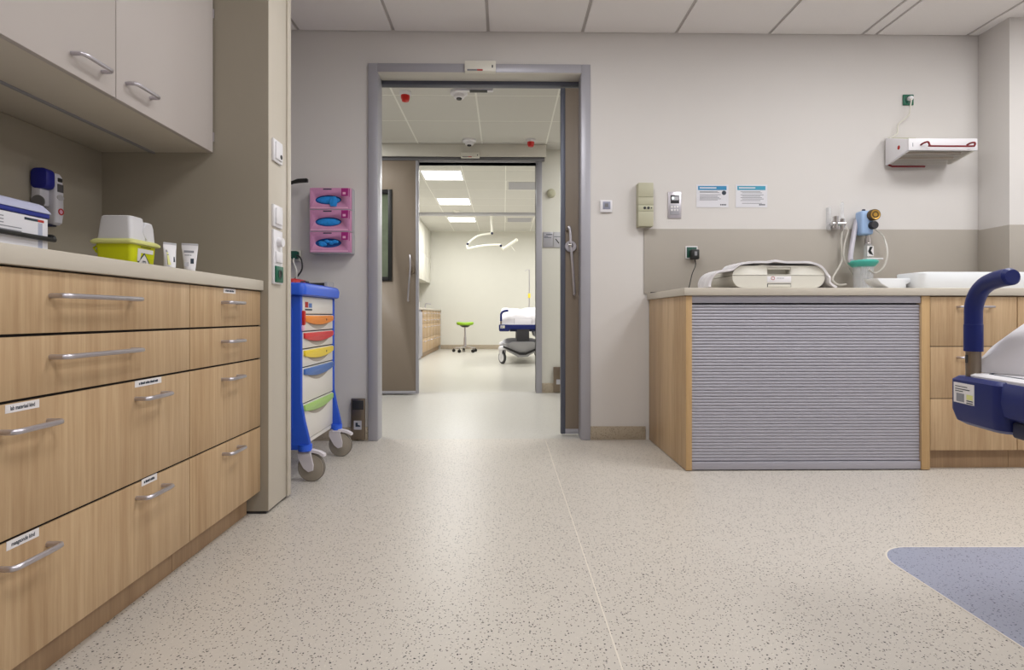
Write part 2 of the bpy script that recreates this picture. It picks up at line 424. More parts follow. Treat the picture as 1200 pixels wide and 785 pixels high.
# far room shell
struct(bx('wall_far', 'wall_cream', None, -2.3, 4.0, Y3, Y3 + .1, 0, ZC3 + .1, 0))
struct(bx('wall_far_left', 'wall_cream', None, -2.3, -2.15, Y2B, Y3, 0, ZC3 + .1, 0))
struct(bx('wall_far_right', 'wall_cream', None, 3.9, 4.0, Y2B, Y3, 0, ZC3 + .1, 0))
struct(bx('baseboard_far', 'skirt', None, -1.5, 3.9, Y3 - .012, Y3, 0, .10, .003))
cf = struct(bx('ceiling_far', 'grid_white', None, -2.15, 3.9, Y2B, Y3, ZC3 - .003, ZC3 + .1, 0))
q = G().box(-.295, .295, -.295, .295, 0, .014, .002, 1).mesh('ceiling_tile'); q.materials.append(M['tile_white'])
FARX = PY(494.5, 206, 7.86).x
for i in range(-2, 9):
    for j in range(0, 13):
        cx, cy = FARX + .3 + .6 * i, 5.78 + .25 + .6 * j
        if cx - .3 < -2.15 or cx + .3 > 3.9 or cy + .3 > Y3: continue
        if j in (3, 6, 9) and i in (0, 4):
            panel_light(cx - .29, cx + .29, cy - .27, cy + .27, ZC3, FAR_POWER, FAR_COL, 'bright ceiling light panel ' + {3: 'nearest the far room doorway', 6: 'in the middle of the far room', 9: 'nearest the far room end wall'}[j] + (', on the cabinet side' if i == 0 else ', above the stretcher side'), 'far room ceiling lights'); continue
        if j in (4, 9) and i == 2:
            t = thing('ceiling_vent', 'grey louvred ceiling vent near the far room ' + ('doorway' if j == 4 else 'end wall'), 'vent', (cx, cy, ZC3))
            bx('frame', 'tile_white', t, cx - .285, cx + .285, cy - .285, cy + .285, ZC3 - .004, ZC3 + .006, .001)
            for k in range(9): bx('slat', 'grey_light', t, cx - .25, cx + .25, cy - .24 + k * .055, cy - .205 + k * .055, ZC3 - .010, ZC3 - .004, .001)
            continue
        o = link(bpy.data.objects.new('ceiling_tile', q)); o.parent = cf; o.location = Vector((cx, cy, ZC3 - .004)) - OFF[cf]
struct(bx('trim_1', 'grey_light', None, -2.15, 3.9, 10.62, 10.74, ZC3 - .05, ZC3 - .004, .002))

# door frame 1
t = struct(thing('door_1', None, None, (0, YW, 0)))
y0, y1 = YW - .02, YW + WT + .004
fr = G()
fw = DL - FL0
zt = PY(600, 74.8, YW - .02).z
for a, b in ((FL0, DL), (DR, FR0)): fr.box(a, b, y0, YW - .0005, 0, zt, .003)
fr.box(DL, DR, y0, YW - .0005, DT - .003, zt, .003)
fr.build('frame', 'frame', t)
g = G(); g.box(DL - .001, DL + .003, YW - .018, y1, 0, DT - .003, .001); g.build('reveal', 'frame', t); g = G().box(DR - .003, DR + .001, YW - .018, y1, 0, DT - .003, .001); g.build('reveal', 'frame', t); g = G(); g.box(DL + .003, DR - .003, YW - .018, y1, DT - .007, DT - .003, .001)
g.build('reveal', 'frame_cream', t)
# sliding leaf 1 (corridor side), mostly pushed to the right
LX = PY(657, 300, 3.60).x
t = thing('sliding_door', 'taupe sliding door leaf pushed open at the near doorway', 'door', (LX + .6, 3.61, 0))
bx('leaf', 'door_taupe', t, LX + .03, LX + 1.25, 3.592, 3.628, .045, 2.29, .001)
bx('edge_profile', 'frame_dark', t, LX, LX + .03, 3.588, 3.632, .012, 2.29, .003)
bx('bottom_rail', 'frame', t, LX + .03, LX + 1.25, 3.588, 3.632, .012, .045, .002)
h0, h1, h2 = PY(665.5, 268, 3.58), PY(669, 287.5, 3.53), PY(673, 342, 3.56)
hd = G().tube(smooth_path([h0, PY(667.5, 266, 3.545), PY(668.6, 276, 3.535), h1, PY(671, 312, 3.53), h2, h2 + Vector((.001, .02, -.012))]), .0085, 10).build('pull_handle', 'steel', t, label='curved steel pull handle')
G().lathe([(.0, -.014), (.036, -.014), (.038, -.01), (.038, .004), (0, .004)], (PY(668.5, 289, 3.588)), 'y').build('rosette', 'steel', hd)
G().cyl(h1, (h1.x, 3.592, h1.z), .009).ball(h1, .016).build('knob', 'chrome', hd)
G().cyl(h0 + Vector((0, -.005, 0)), (h0.x, 3.592, h0.z), .013).build('mount', 'steel_brown', hd)
# header box 1 on the corridor side
t = thing('door_track', 'shade-darkened sliding track with cream cover over the near doorway', 'door track', (.4, 3.65, 2.3))
bx('rail', 'frame_dark', t, DL - .1, 1.9, 3.585, 3.64, 2.305, 2.345, .002)  # rail and hanger dark grey, shade inside the header painted in
bx('cover', 'frame_cream', t, DL - .1, 1.9, 3.70, 3.715, 2.335, 2.47, .002)
bx('top_plate', 'frame_cream', t, DL - .1, 1.9, YW + WT, 3.70, 2.455, 2.47, .001)
bx('hanger', 'frame_dark', t, DL - .1, 1.9, 3.60, 3.625, 2.345, 2.455, .001)
# sensors over doors
def door_sensor(label, u0, u1, v0, v1, y, depth, dark=True):
    a, b = PY(u0, v1, y - depth), PY(u1, v0, y - depth)
    t = thing('motion_sensor', label, 'sensor', ((a.x + b.x) / 2, y, a.z))
    bx('housing', 'white_warm', t, a.x, b.x, y - depth, y, a.z, b.z, .004)
    W, H = b.x - a.x, b.z - a.z
    bx('window', 'grey_mid', t, a.x + W * .08, a.x + W * .4, y - depth - .001, y - depth + .001, a.z + H * .06, a.z + H * .2, 0)
    bx('strip', 'ink_red', t, a.x + W * .4, a.x + W * .58, y - depth - .001, y - depth + .001, a.z + H * .06, a.z + H * .2, 0)
    bx('mark', 'ink', t, a.x + W * .87, a.x + W * .91, y - depth - .001, y - depth + .001, a.z + H * .35, a.z + H * .6, 0)
door_sensor('white motion sensor mounted on the grey frame above the near doorway', 544.5, 581, 71, 83.5, YW - .02, .035)
door_sensor('white motion sensor on the cream header above the second doorway', 540, 562, 178.5, 184.5, 5.42, .03)
a = PY(533, 103, 3.715); t = thing('motion_sensor', 'slim white sensor on the corridor side of the near door track', 'sensor', (a.x + .12, 3.73, 2.32))
bx('housing', 'white', t, a.x, a.x + .26, 3.715, 3.75, 2.322, 2.375, .004); bx('lens', 'black', t, a.x + .10, a.x + .22, 3.712, 3.748, 2.319, 2.3225, .001)

# door 2: frame, leaf, header
t = struct(thing('door_2', None, None, (0, Y2, 0)))
g = G()
for a, b in ((EL - .06, EL), (ER, ER + .06)): g.box(a, b, Y2 - .018, Y2B + .01, 0, ET, .003)
g.box(EL - .06, ER + .06, Y2 - .018, Y2B + .01, ET, ET + .06, .003)
g.build('frame', 'frame', t)
t = thing('door_track', 'cream header box over the second doorway', 'door track', (-.5, 5.5, 2.37))
HX1 = PY(640, 180, 5.42).x
bx('cover', 'frame_cream', t, -2.4, HX1, 5.42, 5.435, 2.37, ZC2 - .006, .002)
bx('end_cap', 'frame_cream', t, HX1 - .012, HX1, 5.435, 5.598, 2.37, ZC2 - .006, .002)
bx('rail', 'grey_mid', t, -2.4, HX1 - .012, 5.47, 5.51, 2.345, 2.40, .002)
bx('hanger', 'frame', t, -2.4, HX1 - .012, 5.48, 5.598, 2.40, 2.42, .001)
LX2 = PY(490.5, 300, 5.47).x
t = thing('sliding_door', 'taupe sliding door leaf with dark-framed window at the second doorway', 'door', (LX2 - .5, 5.49, 0))
wa, wbb = PY(459.5, 329, 5.468), PY(440, 222, 5.468)
lf = bx('leaf', 'door_taupe', t, LX2 - 1.2, LX2 - .028, 5.47, 5.508, .04, 2.34, .001)
cut(lf, G().box(wa.x - .42, wa.x - .035, 5.4, 5.6, wa.z + .035, wbb.z - .035))
bx('edge_profile', 'frame', t, LX2 - .028, LX2, 5.465, 5.513, .012, 2.34, .003)
bx('bottom_rail', 'frame', t, LX2 - 1.2, LX2 - .028, 5.466, 5.512, .012, .04, .002)
g = G(); X0, X1, Z0, Z1 = wa.x - .455, wa.x, wa.z, wbb.z
for b_ in ((X0, X0 + .04, Z0, Z1), (X1 - .04, X1, Z0, Z1), (X0 + .04, X1 - .04, Z0, Z0 + .04), (X0 + .04, X1 - .04, Z1 - .04, Z1)): g.box(b_[0], b_[1], 5.462, 5.516, b_[2], b_[3], .003)
wn = g.build('window_frame', 'black', t); bx('pane', 'glass_green', wn, X0 + .03, X1 - .03, 5.484, 5.494, Z0 + .03, Z1 - .03, 0)
h0, h1, h2 = PY(480, 300, 5.46), PY(480.5, 316, 5.42), PY(478, 351, 5.45)
hd = G().tube(smooth_path([h0 + Vector((0, .01, 0)), PY(480.5, 300, 5.43), h1, PY(479, 335, 5.42), h2, h2 + Vector((0, .02, -.01))]), .009, 8).build('pull_handle', 'steel', t)
G().cyl(h1, (h1.x, 5.472, h1.z), .014).lathe([(0, -.01), (.04, -.01), (.042, 0), (.042, .008), (0, .008)], (h1.x, 5.463, h1.z), 'y').build('rosette', 'steel_brown', hd)

# ================================================================ LEFT STORAGE WALL
CX = -.968                       # drawer faces
CTZ0, CTZ = .890, .930
YT0, YT1 = 2.19, 2.40            # service column
col = struct(bx('wall_partition', 'laminate', None, XL, -.938, YT0 + .004, YT1, .012, ZC, .002))
bx('side_cladding', 'taupe', col, XL, -.9385, YT0, YT0 + .004, .012, ZC, 0)
bx('base_gap', 'dark', col, XL, -.95, YT0 + .006, YT1 - .004, 0, .012, 0)
bx('edge_strip', 'laminate', col, -.938, -.930, YT1 - .032, YT1 + .002, .012, ZC, .002)
# niche back cladding
bx('niche_cladding', 'taupe', wl, XL, XL + .006, .2, YT0, CTZ, 1.437, .0005)

def bow_handle(parent, face, y0, y1, z, r=.0058, out=.034, axis='y', m='steel', name='handle'):
    L = y1 - y0; pts = []
    for t_, d in ((0, 0), (0, .55), (.0, .8), (.006, .95), (.02, 1)):
        pts.append((y0 + (t_ if L > .1 else t_ * .6), d))
    pts += [(y1 - (p[0] - y0), p[1]) for p in pts[::-1]]
    if axis == 'y': P3 = [Vector((face + d * out, y, z)) for y, d in pts]
    else: P3 = [Vector((y, face - d * out, z)) for y, d in pts]
    return G().tube(P3, r, 10).build(name, m, parent)
def label_tag(parent, face, yc, z, L, H, txt, ts):
    bx('label_sticker', 'label', parent, face, face + .0006, yc - L / 2, yc + L / 2, z - H / 2, z + H / 2, 0)
    if txt == '-':
        n = max(3, int(L / .009)); w_ = L * .72 / n
        for k in range(n): bx('print_mark', 'ink', parent, face + .0005, face + .0009, yc - L * .36 + k * w_, yc - L * .36 + (k + (.9 if k % 3 else .7)) * w_, z - H * .2, z + H * (.12 + .06 * (k % 2)), 0)
    elif txt: letter(parent, txt, ts, (face + .0007, yc, z), (0, 1, 0), (0, 0, 1), 'ink', fit=L * .72)
ROWS = [(.888, .752), (.750, .622), (.620, .352), (.350, .092)]
def drawer_unit(label, ya, yb, layout):
    t = thing('drawer_cabinet', label, 'cabinet', ((CX + XL) / 2, (ya + yb) / 2, 0), group='oak drawer cabinets of the left wall')
    bx('body', 'oak_dark', t, XL + .004, CX - .020, ya + .001, yb - .001, .085, CTZ0 - .002, 0)
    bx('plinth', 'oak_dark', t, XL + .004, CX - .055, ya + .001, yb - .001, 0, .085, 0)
    for z_ in (.751, .621, .351): bx('shadow_gap', 'dark_gap', t, CX - .0195, CX - .006, ya + .003, yb - .003, z_ - .003, z_ + .003, 0)
    for (z1, z0), (handles, tags) in zip(ROWS, layout):
        d = bx('drawer', 'oak', t, CX - .019, CX, ya + .0015, yb - .0015, z0 + .0018, z1 - .0022, .0012)
        for (a, b, z) in handles: bow_handle(d, CX, a, b, z)
        for tg in tags: label_tag(d, CX, *tg)
    return t
def hy(u): return PX(u, 400, CX + .03).y
def hf(u): return PX(u, 400, CX).y
def hz(u, v): return PX(u, v, CX + .03).z
def tp(u, v): p = PX(u, v, CX); return p.y, p.z
YM = PX(222.5, 400, CX).y
YA = .95
ly = lambda u0, u1: abs(PX(u1, 400, CX).y - PX(u0, 400, CX).y)
A = tp(26.5, 476); B = tp(174, 447.5); Cc = tp(27, 631.5); D = tp(175, 562); E_ = tp(269, 341)
wide = [
 ([(hf(59), hy(167), hz(110, 348))], []),
 ([(hf(59), hy(168), hz(115, 414.5))], []),
 ([(hf(-3), hy(73), hz(40, 501)), (hf(159), hy(202), hz(180, 465.5))],
  [(A[0], A[1], ly(6, 46), .017, 'lab materiaal kind', .0115), (B[0], B[1], ly(158, 189), .017, '-', .0085)]),
 ([(hf(-4), hy(72.5), hz(40, 654)), (hf(160), hy(202.5), hz(182, 579)) ],
  [(Cc[0], Cc[1], ly(8, 46), .018, 'maagsonde kind', .0115), (D[0], D[1], ly(166, 184), .018, '-', .009)])]
narrow = [
 ([(hf(260), hy(287), hz(274, 354.5))], [(E_[0], E_[1], ly(262, 276), .016, '-', .0105)]),
 ([(hf(260), hy(287.5), hz(274, 400))], []),
 ([(hf(260), hy(287.5), hz(274, 443.5))], []),
 ([(hf(261), hy(288), hz(275, 530))], [])]
drawer_unit('wide oak cabinet with four long drawers below the white wipes tub', YA, YM, wide)
drawer_unit('narrow oak cabinet with four short drawers against the service column', YM, YT0 - .002, narrow)
G().box(XL + .006, CX + .012, YA - .01, YT0 - .001, CTZ0, CTZ, .003).build('worktop', 'laminate', None, 'beige laminate worktop on the oak drawer cabinets of the left wall', 'worktop')
# upper cabinet
UX, UZ = -1.153, 1.437
UM = PX(136, 60, UX).y
UA = UM - (YT0 - UM)
t = thing('wall_cabinet', 'beige wall cabinet with two doors above the left worktop', 'cabinet', ((UX + XL) / 2, (UA + YT0) / 2, UZ))
bx('body', 'laminate', t, XL + .001, UX - .020, UA, YT0 - .001, UZ + .001, 2.42, .001)
bx('top_filler', 'laminate', t, XL + .001, UX - .002, UA, YT0 - .001, 2.422, ZC - .006, .001)
hu = lambda u, v: PX(u, v, UX + .03)
for (a, b, hp) in ((UA, UM, (PX(84, 64, UX), hu(132, 86))), (UM, YT0 - .006, (PX(148, 99, UX), hu(187, 117)))):
    d = bx('door', 'laminate_door', t, UX - .019, UX, a + .0015, b - .0015, UZ, 2.42, .0015)
    bow_handle(d, UX, hp[0].y, hp[1].y, (hp[0].z + hp[1].z) / 2 + .004, .006, .032)
for z in (1.50, 1.99): bx('hinge', 'steel', t, UX - .012, UX + .002, YT0 - .0065, YT0 - .001, z - .018, z + .018, .001)
ls = PY(180, 176, YT0)
bx('light_rail', 'grey', t, ls.x - .006, ls.x + .008, UA, YT0 - .002, UZ - .004, UZ + .0015, .001)

# switches on the service column (face +X)
zz = lambda v: PX(323, v, -.938).z
def plate(name, label, cat, v0, v1, n):
    y0, y1 = PX(318, 300, -.938).y, PX(328.5, 300, -.938).y
    t = thing(name, label, cat, (-.938, (y0 + y1) / 2, zz(v1)))
    bx('plate', 'white', t, -.938, -.928, y0, y1, zz(v1), zz(v0), .002)
    return t, y0, y1
t, y0, y1 = plate('wall_sensor', 'white square wall plate with a dark eye, topmost on the column', 'wall plate', 165, 190.5, 1)
bx('cover', 'white', t, -.929, -.922, y0 + .012, y1 - .012, zz(187.5), zz(168), .002)
G().cyl((-.923, y1 - .03, zz(183)), (-.920, y1 - .03, zz(183)), .009).build('eye', 'dark', t)
t, y0, y1 = plate('light_switch', 'white square rocker switch in the middle of the column', 'light switch', 241, 266.5, 1)
bx('rocker', 'white', t, -.929, -.921, y0 + .013, y1 - .013, zz(263), zz(244.5), .003)
t, y0, y1 = plate('switch_panel', 'white three-gang plate with dimmer knob, rocker and green socket on the column', 'switch panel', 270, 333, 3)
G().cyl((-.929, (y0 + y1) / 2, zz(284)), (-.908, (y0 + y1) / 2, zz(284)), .020, .018).build('dimmer_knob', 'white', t)
bx('rocker', 'white', t, -.929, -.921, y0 + .013, y1 - .013, zz(308), zz(295), .003)
s_ = bx('socket', 'green_socket', t, -.929, -.921, y0 + .008, y1 - .008, zz(331), zz(312), .003)
G().lathe([(.019, 0), (.021, .002), (.016, .0025), (.015, 0)], (-.921, (y0 + y1) / 2, zz(321.5)), 'x', 20).build('socket_ring', 'green_dark', s_)
G().cyl((-.9215, (y0 + y1) / 2, zz(321.5)), (-.9205, (y0 + y1) / 2, zz(321.5)), .0155).build('socket_well', 'black', s_)

# ---- on the left worktop
# wipes tub
TX, TY0, TY1, TZ = -1.225, 1.13, PX(57, 290, -1.225).y, CTZ
t = thing('wipes_tub', 'white wipes tub with pale lilac lid and navy stripe on the left worktop', 'tub', (TX - .07, (TY0 + TY1) / 2, TZ))
zs = PX(57, 254, TX).z; zl = PX(54, 240, TX).z
bx('body', 'tub_side', t, TX - .16, TX, TY0, TY1, TZ, zs - .006, .006)
bx('stripe', 'stripe_blue', t, TX - .162, TX + .002, TY0 - .002, TY1 + .002, zs - .006, zs + .006, .002)
G().rings([[Vector((x, y, z)) for x, y in ((TX - .165 + i, TY0 - .004 + i), (TX + .004 - i, TY0 - .004 + i), (TX + .004 - i, TY1 + .004 - i), (TX - .165 + i, TY1 + .004 - i))] for z, i in ((zs + .006, 0), (zs + .012, .002), (zl - .004, .012), (zl, .018))]).build('lid', 'tub_lid', t)
bx('latch', 'header_blue', t, TX - .02, TX - .008, TY0 + .19, TY0 + .215, zl, zl + .006, .002)
bx('label_sticker', 'paper', t, TX, TX + .0006, TY0 + .004, TY1 - .004, TZ + .004, zs - .009, 0)
bx('label_band', 'stripe_grey', t, TX + .0003, TX + .0010, TY1 - .034, TY1 - .021, TZ + .006, zs - .022, 0)
g = G()
for r_ in range(5):
    g.box(TX + .0004, TX + .0010, TY0 + .02, TY0 + .20 - .02 * (r_ % 2), zs - .022 - .008 * r_, zs - .0195 - .008 * r_)
    g.box(TX + .0004, TX + .0010, TY0 + .215, TY0 + .225 + (.05 if r_ > 2 else 0), zs - .022 - .008 * r_, zs - .0195 - .008 * r_)
g.build('small_print', 'ink_grey', t)
g = G()
g.box(TX + .0004, TX + .001, TY1 - .075, TY1 - .035, zs - .020, zs - .0135); g.build('brand_print', 'ink', t)
g = G(); g.box(TX + .0004, TX + .001, TY1 - .035, TY1 - .016, zs - .020, zs - .0135)
for k in range(7): g.box(TX + .0004, TX + .001, TY0 + .12 + k * .022, TY0 + .134 + k * .022, TZ + .018 + .003 * (k % 2), TZ + .024 + .003 * (k % 2))
g.build('red_print', 'ink_red', t)
zb = PX(57, 281, TX).z
G().tube(smooth_path([(TX + .012, TY0, zb), (TX + .011, (TY0 + TY1) / 2, zb), (TX + .011, TY1 - .01, zb), (TX + .008, TY1 + .004, zb + .002), (TX - .012, TY1 + .010, zb + .012), (TX - .15, TY1 + .010, zb + .016)]), .0052, 8, flat=1.2).build('strap', 'black', t, label='black rubber strap')
# ear thermometer in its wall cradle
a, b = PX(38, 268, XL + .006), PX(76, 200, XL + .006)
yc = 1.908
t = thing('ear_thermometer', 'white and navy ear thermometer hanging on the niche wall', 'thermometer', (XL + .006, yc, 1.10))
W = XL + .006
bx('wall_cradle', 'therm_body', t, W, W + .045, yc - .062, yc + .012, 1.18, 1.34, .012)
G().prism(rrect(W + .004, W + .075, 1.255, 1.345, .022), 'y', yc - .066, yc - .018, .006).build('probe_cover_box', 'therm_blue', t)
G().prism(ellipse(W + .035, 1.195, .03, .03), 'y', yc - .0645, yc - .060).build('cradle_opening', 'grey_mid', t)
bd = G().rings([[Vector((W + .045 + x * sc, yc + .010 + y_ * sc + dy, z)) for x, y_ in rrect(-.026, .03, -.026, .026, .014, 4)] for z, sc, dy in ((1.105, .55, 0), (1.115, .85, 0), (1.16, 1, 0), (1.25, .98, 0), (1.32, .86, 0), (1.335, .6, 0))]).build('body', 'therm_body', t)
fx = W + .045 + .030
G().box(fx - .002, fx + .0015, yc - .006, yc + .026, 1.252, 1.288, .006).build('display', 'lcd', bd)
G().box(fx - .005, fx + .0008, yc - .002, yc + .022, 1.298, 1.316, .004).build('sensor_window', 'dark', bd)
G().prism(ellipse(yc + .010, 1.228, .018, .013), 'x', fx - .002, fx + .0015).build('keypad', 'grey_light', bd)
G().lathe([(.010, 0), (.015, 0), (.015, .002), (.010, .002)], (fx, yc + .012, 1.165), 'x', 20, cap=False).build('red_ring', 'red', bd)
G().cyl((fx - .001, yc + .012, 1.165), (fx + .0015, yc + .012, 1.165), .009).build('button', 'pink_light', bd)
t.scale = (.77, .77, .77)
bx('base_clip', 'navy_dark', t, W, W + .05, yc - .03, yc + .02, 1.098, 1.106, .002)
# sharps bin
bx0, bx1, by0, by1 = -1.338, -1.215, 1.80, 1.935
t = thing('sharps_bin', 'yellow sharps container with white lid on the left worktop', 'sharps bin', ((bx0 + bx1) / 2, (by0 + by1) / 2, CTZ))
zr = 1.035
def rect_ring(x0, x1, y0, y1, z, r, n=4): return [Vector((p[0], p[1], z)) for p in rrect(x0, x1, y0, y1, r, n)]
G().rings([rect_ring(bx0 + i, bx1 - i, by0 + i, by1 - i, z, .012) for z, i in ((CTZ + .0005, .010), (CTZ + .004, .008), (zr - .012, .002), (zr - .008, .002))]).build('body', 'yellow_bin', t)
G().rings([rect_ring(bx0 - i, bx1 + i, by0 - i, by1 + i, z, .014) for z, i in ((zr - .009, .006), (zr - .006, .010), (zr, .010), (zr + .006, .004), (zr + .008, 0))]).build('rim', 'yellow_pale', t)
lid = G().rings([rect_ring(bx0 + i, bx1 - i, by0 + i, by0 + .085 - i * .3, z, .012) for z, i in ((zr + .007, .004), (1.105, .010), (1.118, .012), (1.121, .016))]).build('lid', 'bin_white', t)
G().rings([rect_ring(bx0 + i, bx1 - i * .6, by0 + .082, by1 - i, z, .012) for z, i in ((zr + .007, .004), (1.09, .008), (1.106, .012), (1.109, .018))]).build('flap', 'bin_white', lid)
G().lathe([(.0, .0), (.026, 0), (.028, -.003), (.026, -.006), (0, -.006)], (bx1 - .004, by1 - .042, 1.075), 'x', 24).build('dial', 'bin_white', lid)
lx = bx1 - .0012
G().tube([(bx0 + .004, by0 + .02, zr - .012), (bx0 - .006, by0 + .01, zr - .022), (bx0 - .004, by0 + .02, zr - .034), (bx0 + .006, by0 + .02, zr - .038)], .004, 6).build('side_clip', 'yellow_bin', t)
sk = lambda z: bx1 - (zr - .012 - z) / (zr - .012 - CTZ - .004) * .006 - .0013
def sloped(name, m, ya, yb, z0, z1, e=0):
    G().rings([[Vector((sk(z) + d, y, z)) for y, d in ((ya, -.001), (yb, -.001), (yb, .0008 + e), (ya, .0008 + e))] for z in (z0, z1)]).build(name, m, t)
sloped('label_sticker', 'label', by0 + .035, by1 - .022, zr - .034, zr - .020)
sloped('label_sticker', 'label', by0 + .035, by0 + .05, zr - .062, zr - .034)
sloped('slot', 'dark', by0 + .05, by1 - .035, zr - .0155, zr - .0135)
dc_y, dc_z = by0 + .068, zr - .068
def diamond(name, m, r, e):
    G().rings([[Vector((sk(dc_z + b_) + d, dc_y + a_, dc_z + b_)) for a_, b_ in ((r, 0), (0, r * 1.1), (-r, 0), (0, -r * 1.1))] for d in (-.001, e)]).build(name, m, t)
diamond('hazard_diamond', 'ink', .032, .0008); diamond('hazard_field', 'label', .027, .0012)
g = G()
for k in range(3):
    an = k * 2 * PI / 3 + PI / 2
    g.lathe([(.003, 0), (.0055, 0), (.0055, .0006), (.003, .0006)], (sk(dc_z) + .0012, dc_y + .005 * math.cos(an), dc_z + .006 + .005 * math.sin(an)), 'x', 12, cap=False)
g.build('hazard_mark', 'ink', t)
# cream tubes
def cream_tube(label, x, y, h, wd, rz, print_m):
    t = thing('cream_tube', label, 'tube', (x, y, CTZ), rz, group='cream tubes on the left worktop', local=True)
    G().lathe([(0, .0003), (.0155, .0003), (.017, .004), (.017, .022), (.0155, .024), (0, .024)], n=20).build('cap', 'white', t)
    rs = []
    for k, (z, f) in enumerate(((.023, 0), (.027, .05), (.05, .35), (.08, .75), (h - .012, 1), (h, 1))):
        hw = .0175 + (wd / 2 - .0175) * f; hd_ = .0165 * (1 - f) + .0012
        rs.append([Vector((hw * math.cos(a) if abs(math.cos(a)) < 2 else 0, hd_ * math.sin(a), z)) for a in [2 * PI * i / 20 for i in range(20)]])
    b_ = G().rings(rs).build('body', 'white', t)
    bx('crimp', 'grey_light', t, -wd / 2, wd / 2, -.0012, .0012, h - .004, h + .003, .0005)
    yy_ = lambda z: -(.0150 * (1 - max(0, min(1, (z - .025) / (h - .037)))) + .0014)
    g = G()
    for z0, z1, xa, xb in ((h - .030, h - .022, -.7, .5), (h - .040, h - .037, -.6, .2)):
        g.rings([[Vector((wd / 2 * xa, yy_(z) - .0006, z)), Vector((wd / 2 * xb, yy_(z) - .0006, z)), Vector((wd / 2 * xb, yy_(z) + .003, z)), Vector((wd / 2 * xa, yy_(z) + .003, z))] for z in (z0, z1)])
    g.build('print', 'ink_grey', b_)
    g = G(); z0, z1 = .040, .058
    g.rings([[Vector((wd / 2 * xa, yy_(z) - .0006, z)) for xa in (.1, .5)] + [Vector((wd / 2 * xa, yy_(z) + .004, z)) for xa in (.5, .1)] for z in (z0, z1)])
    g.build('colour_print', 'ink', b_)
    G().rings([[Vector((wd / 2 * xa, yy_(z) - .0005, z)) for xa in (-.60, -.02)] + [Vector((wd / 2 * xa, yy_(z) + .006, z)) for xa in (-.02, -.60)] for z in (.03, h - .02 if print_m == 'yellow_pale' else .045)]).build('colour_field', print_m, b_)
p = PX(199, 300, -1.12); cream_tube('white cream tube with pale yellow side standing next to the sharps bin', p.x, p.y, .102, .042, 1.0, 'yellow_pale')
p = PX(222.5, 300, -1.09); cream_tube('white cream tube facing out beside the yellow-sided tube', p.x, p.y, .108, .050, .45, 'grey_light')

# ================================================================ BEHIND THE COLUMN
# emergency cart (drawers face the room, +X)
QX, QY0, QY1 = -.965, 2.60, 3.125
t = thing('emergency_cart', 'blue hospital cart with coloured drawer grips parked behind the column', 'cart', (-1.2, 2.86, 0))
bx('body', 'cart_blue', t, -1.45, QX - .022, QY0 + .022, QY1 - .022, .16, .895, .01)
prof = [(-1.46, .152), (-.925, .152), (-.921, .185), (-.926, .21), (-.945, .29), (QX + .004, .38), (QX + .004, .90), (-1.46, .90)]
for ya, yb in ((QY0, QY0 + .030), (QY1 - .030, QY1)): G().prism(prof, 'y', ya, yb, .008).build('side_panel', 'cart_blue', t)
G().prism(rrect(-1.42, -1.0, .24, .84, .03), 'y', QY0 - .004, QY0 + .002, .002).build('side_inset', 'cart_blue', t)
for yc_ in (QY0 + .02, QY1 - .02): G().cyl((-.948, yc_, .148), (-.948, yc_, .178), .032).build('corner_bumper', 'cart_blue_top', t)
tp_ = G().rings([rect_ring(-1.48 + i, QX + .03 - i, QY0 - .02 + i, QY1 + .02 - i, z, .03) for z, i in ((.886, .012), (.892, .002), (.925, 0), (.942, .006), (.948, .016))]).build('top_tray', 'cart_blue_top', t)
bx('top_panel', 'cart_cream', t, QX - .020, QX, QY0 + .032, QY1 - .032, .800, .884, .002)
DR_ = [(.716, .797, 'lip_orange', 'orange'), (.631, .713, 'lip_red', 'red'), (.542, .628, 'lip_yellow', 'yellow'), (.367, .539, 'lip_blue', 'blue'), (.182, .364, 'lip_green', 'green')]
ym, hw = (QY0 + QY1) / 2, (QY1 - QY0) / 2 - .032
def smile(w, zt, side, deep, n=14): return [(ym + w * (2 * i / n - 1), zt - side - (deep - side) * (1 - (2 * i / n - 1) ** 2)) for i in range(n + 1)] + [(ym + w, zt), (ym - w, zt)]
for z0, z1, _, _ in DR_: bx('drawer_gap', 'dark_gap', t, QX - .0215, QX - .006, QY0 + .034, QY1 - .034, z1 - .0005, z1 + .0025, 0)
for z0, z1, m_, nm in DR_:
    d = bx('drawer', 'cart_cream', t, QX - .020, QX, QY0 + .032, QY1 - .032, z0 + .001, z1 - .002, .002)
    G().prism(smile(hw * .80, z1 - .012, .02, .062), 'x', QX - .004, QX + .0012).build('grip_shade', 'grip', d)  # darker plate on the drawer face, shade of the grip hollow painted in
    G().prism(smile(hw - .012, z1 - .006, .026, .046), 'x', QX - .002, QX + .010, .003).build('grip_lip', m_, d, label=nm + ' drawer grip')
    if nm in ('orange', 'yellow'): bx('grip_mark', 'ink', d, QX + .0095, QX + .0105, ym + .09, ym + .10, z1 - .032, z1 - .022, 0)
G().box(QX - .03, QX + .016, QY0 + .014, QY0 + .038, .745, .815, .006).build('lock_clip', 'red', t, label='red lock clip')
G().box(QX - .01, QX + .012, QY0 + .010, QY0 + .034, .716, .745, .006).build('lock_tag', 'pink_light', t)
ly0, lz = QY0 + .065, .83
bx('logo_red', 'ink_red', t, QX, QX + .0006, ly0, ly0 + .042, lz, lz + .028, 0)
bx('logo_blue', 'lip_blue', t, QX, QX + .0006, ly0 + .05, ly0 + .095, lz, lz + .022, 0)
bx('logo_bar', 'ink', t, QX, QX + .0006, ly0, ly0 + .098, lz - .014, lz - .006, 0)
bx('bottom_rail', 'cart_cream', t, QX - .03, QX - .004, QY0 + .03, QY1 - .03, .158, .179, .003)
